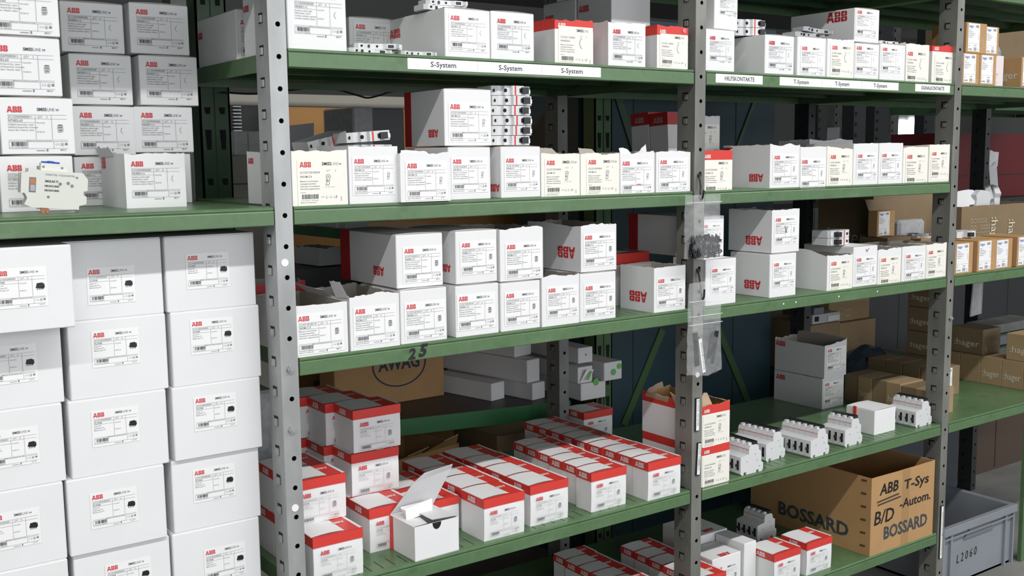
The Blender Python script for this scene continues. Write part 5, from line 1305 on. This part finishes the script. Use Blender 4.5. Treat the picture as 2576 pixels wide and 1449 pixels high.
# far bay clutter on the third level and below
r = thing('grey_cloth_heap', 'grey folded sheets lying at the back of the fourth far shelf', 'sheet', (2.62, .30, SD + .001), 0)
b = MB(); 
for i in range(4): b.box((.0 + .02 * i, .0 + .02 * i, .035 * i), (.40 - .02 * i, .16, .035 * i + .030), [CRATED, GALVD][i % 2])
b.obj('sheets', r)

# ------------------------------------------------------------------ lowest shelf
GE = 'red-topped boxes on the lowest shelf'
rowof('left row on the lowest shelf', .776, .045, 6, dx=.001, step=.049, z=SE, group=GE, h=.081)
rowof('row on the lowest shelf beside the middle post', .955, .012, 0, z=SE, group=GE)
E2 = 'red-topped boxes half hidden by the middle post on the lowest shelf'
for i in range(4):
    redtop('%s red-topped box of the lowest shelf row hidden by the middle post' % ordn[i if i < 3 else 3], (.938 + .002 * i, .075 + .052 * i, SE), w=.092, d=.050, h=.081, group=GE)
redtop('front red-topped box just behind the foot of the middle post', (.938, .020, SE), w=.092, d=.052, h=.081, group=GE)
redtop('left one of two red-topped boxes before the big kraft carton', (1.192, .018, SE), w=.094, d=.078, h=.081, yaw=0, group='two red-topped boxes before the big kraft carton')
redtop('right one of two red-topped boxes, nearest the big kraft carton', (1.312, .020, SE), w=.094, d=.078, h=.081, group='two red-topped boxes before the big kraft carton')
GW = 'plain white cartons on the lowest shelf'
def whitebox(label, x, y, w, d, h, art='red', yaw=0, topmark=True):
    r = thing('white_carton', label, 'box', (x, y, SE), yaw, GW); b = MB(); b.box((0, 0, 0), (w, d, h), WHITE); b.obj('body', r, bevel=.0012)
    if topmark: lo = link('printed_logo', logo_mesh(LOGO), r, (w * .70, d * .20, h + .0006)); lo.scale = (.036, 1, .036); lo.rotation_euler = (-math.pi / 2, 0, math.pi)
    if art: put_art(r, art, w * .14, h * .74, w * .76)
    return r
whitebox('front white carton with a red top mark beside the middle post, lowest shelf', 1.040, .070, .096, .085, .088)
whitebox('white carton behind, its shaded top carrying a red mark, on the lowest shelf', 1.085, .165, .105, .12, .106, None)
whitebox('tall white carton with a shaded top between the marked ones and the red-topped box', 1.145, .068, .042, .093, .104, None, 0, False)
breaker_block('grey multi-pole block in shade on the lowest shelf, before the big kraft carton', 1900, 1300, 4, 0, group='blocks on the lowest shelf')
r = find('grey multi-pole block in shade'); r.location = (1.310, .245, SE + .0400)
r2 = thing('white_carton', 'white carton under the shaded grey multi-pole block', 'box', (1.285, .150, SE), 0, GW); b = MB(); b.box((0, 0, 0), (.10, .11, .0395), WHITE2); b.obj('body', r2)
# big kraft carton with writing
a, c = on_z(2190, 1401.7, SE), on_z(2352, 1344.6, SE); w = .272; h = on_y(2193.6, 1206, .001)[2] - SE
r = thing('kraft_carton', 'big open kraft carton with handwriting, dark printed letters and staples, on the lowest shelf', 'box', (a[0], .004, SE), 0)
body_open(r, w, .40, h, KRAFT, 77, .0008, inm=KRAFT)
NAVY = mat('navy_print', (.045, .062, .068), .6)
b = MB()
text(b, 'BOSSARD', w * .20, h * .165, .046, NAVY, .028, width=w * .70, e=.0006)
b.obj('print', r); b = MB()
text(b, 'ABB', w * .13, h * .755, .040, BLK, .022, width=w * .28, shear=.15, e=.0007); text(b, 'T-Sys', w * .50, h * .735, .036, BLK, .016, width=w * .40, shear=.1, e=.0007)
text(b, 'B/D', w * .04, h * .385, .050, BLK, .012, width=w * .31, shear=.15, e=.0007); text(b, '-Autom.', w * .44, h * .50, .034, BLK, .016, width=w * .50, shear=.1, e=.0007)
b.tube([(w * .09, -.0008, h * .675), (w * .42, -.0008, h * .705)], .0016, BLK, 5); b.tube([(w * .10, -.0008, h * .635), (w * .45, -.0008, h * .660)], .0016, BLK, 5)
b.obj('handwriting', r)
b = MB(); b.poly([(w * .48, -.0002, 0), (w * .60, -.0002, 0), (w * .60, -.0002, h - .001), (w * .48, -.0002, h - .001)], mat('clear_tape', (.40, .235, .105), .25)); b.obj('tape', r)
b = MB(); text(b, 'BOSSARD', 0, 0, .050, NAVY, .028, width=.235); o = b.obj('side_print', r); o.rotation_euler = (0, 0, -math.pi / 2); o.location = (-.0006, .30, h * .165)
b = MB()
for i in range(6):
    zz = h * (.10 + .168 * i)
    b.poly([(-.0012, .030, zz), (-.0012, .014, zz + .001), (-.0012, .014, zz + .006), (-.0012, .030, zz + .005)], mat('staple', (.10, .05, .025), .4))
b.obj('staples', r)
# grey crate on the floor
def crate():
    x0, y0, w, d, h = 1.878, .010, .372, .33, .175
    r = thing('plastic_crate', 'grey plastic crate with handwritten L2 060 on the floor beside the right post', 'crate', (x0, y0, .0), 0)
    b = MB(); t = .006
    b.box((.012, .012, 0), (w - .012, .012 + t, h), CRATE); b.box((.012, d - .018, 0), (w - .012, d - .012, h), CRATE)
    b.box((.012, .018, 0), (.018, d - .018, h), CRATE); b.box((w - .018, .018, 0), (w - .012, d - .018, h), CRATE); b.box((.012, .012, 0), (w - .012, d - .012, .006), CRATED)
    b.obj('body', r)
    b = MB(); rim = [(0, 0, w, .014), (0, d - .014, w, d), (0, .014, .014, d - .014), (w - .014, .014, w, d - .014)]
    for q in rim: b.box((q[0], q[1], h - .020), (q[2], q[3], h + .002), CRATE)
    b.obj('rim', r, bevel=.001)
    b = MB()
    for u in (.0, .10, .84, .95): b.box((w * u + .004, .004, 0), (w * u + .012, .014, h - .02), CRATE)
    b.box((.012, .003, h - .034), (w - .012, .013, h - .030), CRATE); b.obj('ribs', r)
    b = MB(); b.prism([(w * .30, h - .050), (w * .70, h - .050), (w * .66, h - .034), (w * .62, h - .022), (w * .38, h - .022), (w * .34, h - .034)], 'y', .0075, .0125, CRATED); b.obj('handle_recess', r)
    b = MB(); text(b, 'L 2 0 6 0', w * .22, h * .34, .036, BLK, .002, width=.10, e=-.0112, rot=math.radians(3), shear=.15); b.obj('handwriting', r)
crate()
r = thing('slate_board', 'dark board lying over the crate beside the right post', 'panel', (1.90, .36, 0), 0); b = MB(); b.box((0, 0, 0), (.60, .02, .40), mat('dark_board', (.05, .06, .075), .5)); b.obj('board', r)
r = thing('green_side_panel', 'green upright panel edge at the right picture border', 'rack post', (2.262, .0, 0), 0); b = MB(); b.box((0, 0, 0), (.06, .012, .452), GREEN); b.obj('panel', r)

panel('dark blue cabinet under the fourth far shelf', 2.05, 2.62, .56, 0, .45, mat('dark_board', (.05, .06, .075), .5), 'dark_cabinet', 'cabinet', 'dark cabinets under the far shelf')
panel('dark brown carton wall under the fourth far shelf at the right', 2.625, 3.30, .56, 0, .45, mat('dark_brown', (.075, .05, .035), .7), 'brown_carton', 'box', 'dark brown cartons under the far shelf')
r = thing('foam_block', 'grey crinkled foam-wrapped block behind the left post on the fourth shelf', 'package', (.012, .36, SD), 0)
b = MB(); b.box((0, 0, 0), (.095, .10, .27), mat('grey_foam', (.42, .44, .45), .8, noise=.25, nscale=60, bump=.8)); b.obj('block', r, bevel=.006)
# ------------------------------------------------------------------ hooks and bags on the middle post
def hook(label, pts):
    P = [on_y(*q) for q in pts]
    r = thing('wire_hook', label, 'hook', tuple(P[0]), 0, 'black wire hooks on the middle post')
    b = MB(); b.tube([p - P[0] for p in P], .0021, BLK, 8); b.obj('wire', r, smooth=True)
    b = MB(); b.cyl((0, -.003, 0), .0045, .003, 'y', BLK, 10); b.obj('hook_head', r)
    return r
def bag(label, c, w, h, loc_y, seed, flat=.010, lines=()):
    """two crinkled film walls joined at the sides; c = top centre"""
    r = thing('zip_bag', label, 'bag', (c[0] - w / 2, loc_y, c[2] - h), 0, 'clear zip bags on the middle post')
    rnd = random.Random(seed); N, M_ = 12, 18; G = {}
    for s in (-1, 1):
        for j in range(M_ + 1):
            for i in range(N + 1):
                u, v = i / N, j / M_
                edge = math.sin(math.pi * u) ** .5 * math.sin(math.pi * min(1, .06 + v * .80)) ** .6 if 0 < u < 1 else 0
                G[s, i, j] = (w * u + rnd.uniform(-.0006, .0006) + .003 * math.sin(4 * v + seed) , s * flat * .5 * edge + rnd.uniform(-.0014, .0014) + .004 * math.sin(5 * u + 3 * v + seed), h * v + rnd.uniform(-.001, .001) + (.003 * math.sin(6 * u + seed) if j == 0 else 0))
    b = MB()
    for s in (-1, 1):
        for j in range(M_):
            for i in range(N): b.poly([G[s, i, j], G[s, i + 1, j], G[s, i + 1, j + 1], G[s, i, j + 1]], FILM)
    b.obj('film', r, smooth=True)
    b = MB()
    for v in lines:
        zz = h * v; dx_ = .003 * math.sin(4 * v + seed); b.box((.002 + dx_, -.0052, zz), (w - .002 + dx_, -.0040, zz + .0014), WRAP)
    b.obj('zip_strip', r)
    return r
hook('upper black wire hook on the middle post', [(1759, 441, -.001), (1761, 450, -.006), (1763, 470, -.008), (1762, 492, -.012), (1763, 501, -.024), (1765, 503, -.036), (1768, 496, -.044), (1770, 478, -.044)])
hook('lower black wire hook on the middle post', [(1756, 680, -.001), (1758, 690, -.006), (1761, 706, -.008), (1764, 735, -.012), (1766, 752, -.024), (1768, 753, -.036), (1771, 746, -.044), (1772, 728, -.044)])
yb = -.034
a, c = on_y(1720, 492, yb), on_y(1812, 492, yb); e = on_y(1766, 652, yb)
bw = c[0] - a[0] + .001; cx_ = (a[0] + c[0]) / 2 + .003
bag('upper clear zip bag filled a third with small black clips', (cx_ + .002, 0, a[2]), bw, a[2] - e[2], yb, 1, .018, (.88,))
b = MB(); rnd = random.Random(5)
x0b, z0b = cx_ + .002 - bw / 2, e[2]
for i in range(460):
    u, v = rnd.uniform(.12, .88) if i % 3 else rnd.uniform(.35, .92), rnd.uniform(.01, .30); X, Z, Y = x0b + bw * u, z0b + (a[2] - e[2]) * v, yb + rnd.uniform(-.005, .006)
    an = rnd.uniform(-.5, .5) + (0 if rnd.random() < .7 else 1.3); L_ = rnd.uniform(.009, .014); dx, dz = math.sin(an) * L_, math.cos(an) * L_; wd = .0014
    q = Vector((dz, 0, -dx)).normalized() * wd
    A0, A1 = Vector((X, Y, Z)), Vector((X + dx, Y + rnd.uniform(-.001, .001), min(Z + dz, z0b + (a[2] - e[2]) * .46)))
    for s in (-.001, .001): b.poly([A0 - q + Vector((0, s, 0)), A1 - q + Vector((0, s, 0)), A1 + q + Vector((0, s, 0)), A0 + q + Vector((0, s, 0))], BLK if i % 6 else CRATED)
    b.poly([A0 - q + Vector((0, -.001, 0)), A1 - q + Vector((0, -.001, 0)), A1 - q + Vector((0, .001, 0)), A0 - q + Vector((0, .001, 0))], BLK)
o = b.obj('black_clips'); tag(o, 'heap of small black clips inside the upper zip bag', 'clips', None, 'stuff')
a, c = on_y(1727, 714, yb), on_y(1812, 714, yb); e = on_y(1775, 940, yb)
bw = c[0] - a[0] + .004; cx_ = (a[0] + c[0]) / 2 + .004
bag('lower clear zip bag holding black strips and a white label', (cx_ + .002, 0, a[2]), bw, a[2] - e[2], yb, 2, .010, (.80, .64, .55))
x0b, z0b, hb = cx_ - bw / 2, e[2], a[2] - e[2]
for i, (u, v, an, L_, wd, m, lab) in enumerate(((.30, .10, -.10, .072, .013, BLK, 'left black plastic strip in the lower zip bag'), (.60, .12, .28, .066, .010, BLK, 'middle slanting black strip in the lower zip bag'), (.74, .10, .20, .070, .012, BLK, 'right slanting black strip in the lower zip bag'),
                                                (.48, .02, -.18, .074, .009, SHEET, 'white printed label strip inside the lower zip bag'))):
    r = thing('plastic_strip' if i < 3 else 'label_strip', lab, 'strip', (x0b + bw * u, yb + (-.002 if i == 3 else .001 * i), z0b + hb * v), 0, None)
    r.rotation_euler = (0, an, 0); b = MB(); b.box((-wd / 2, -.0008, 0), (wd / 2, .0006, L_), m)
    if i == 3: text(b, 'Sicherungseinsatz', .003, .006, .006, GINK, .005, width=.06, e=.0012, rot=math.pi / 2)
    b.obj('strip', r)
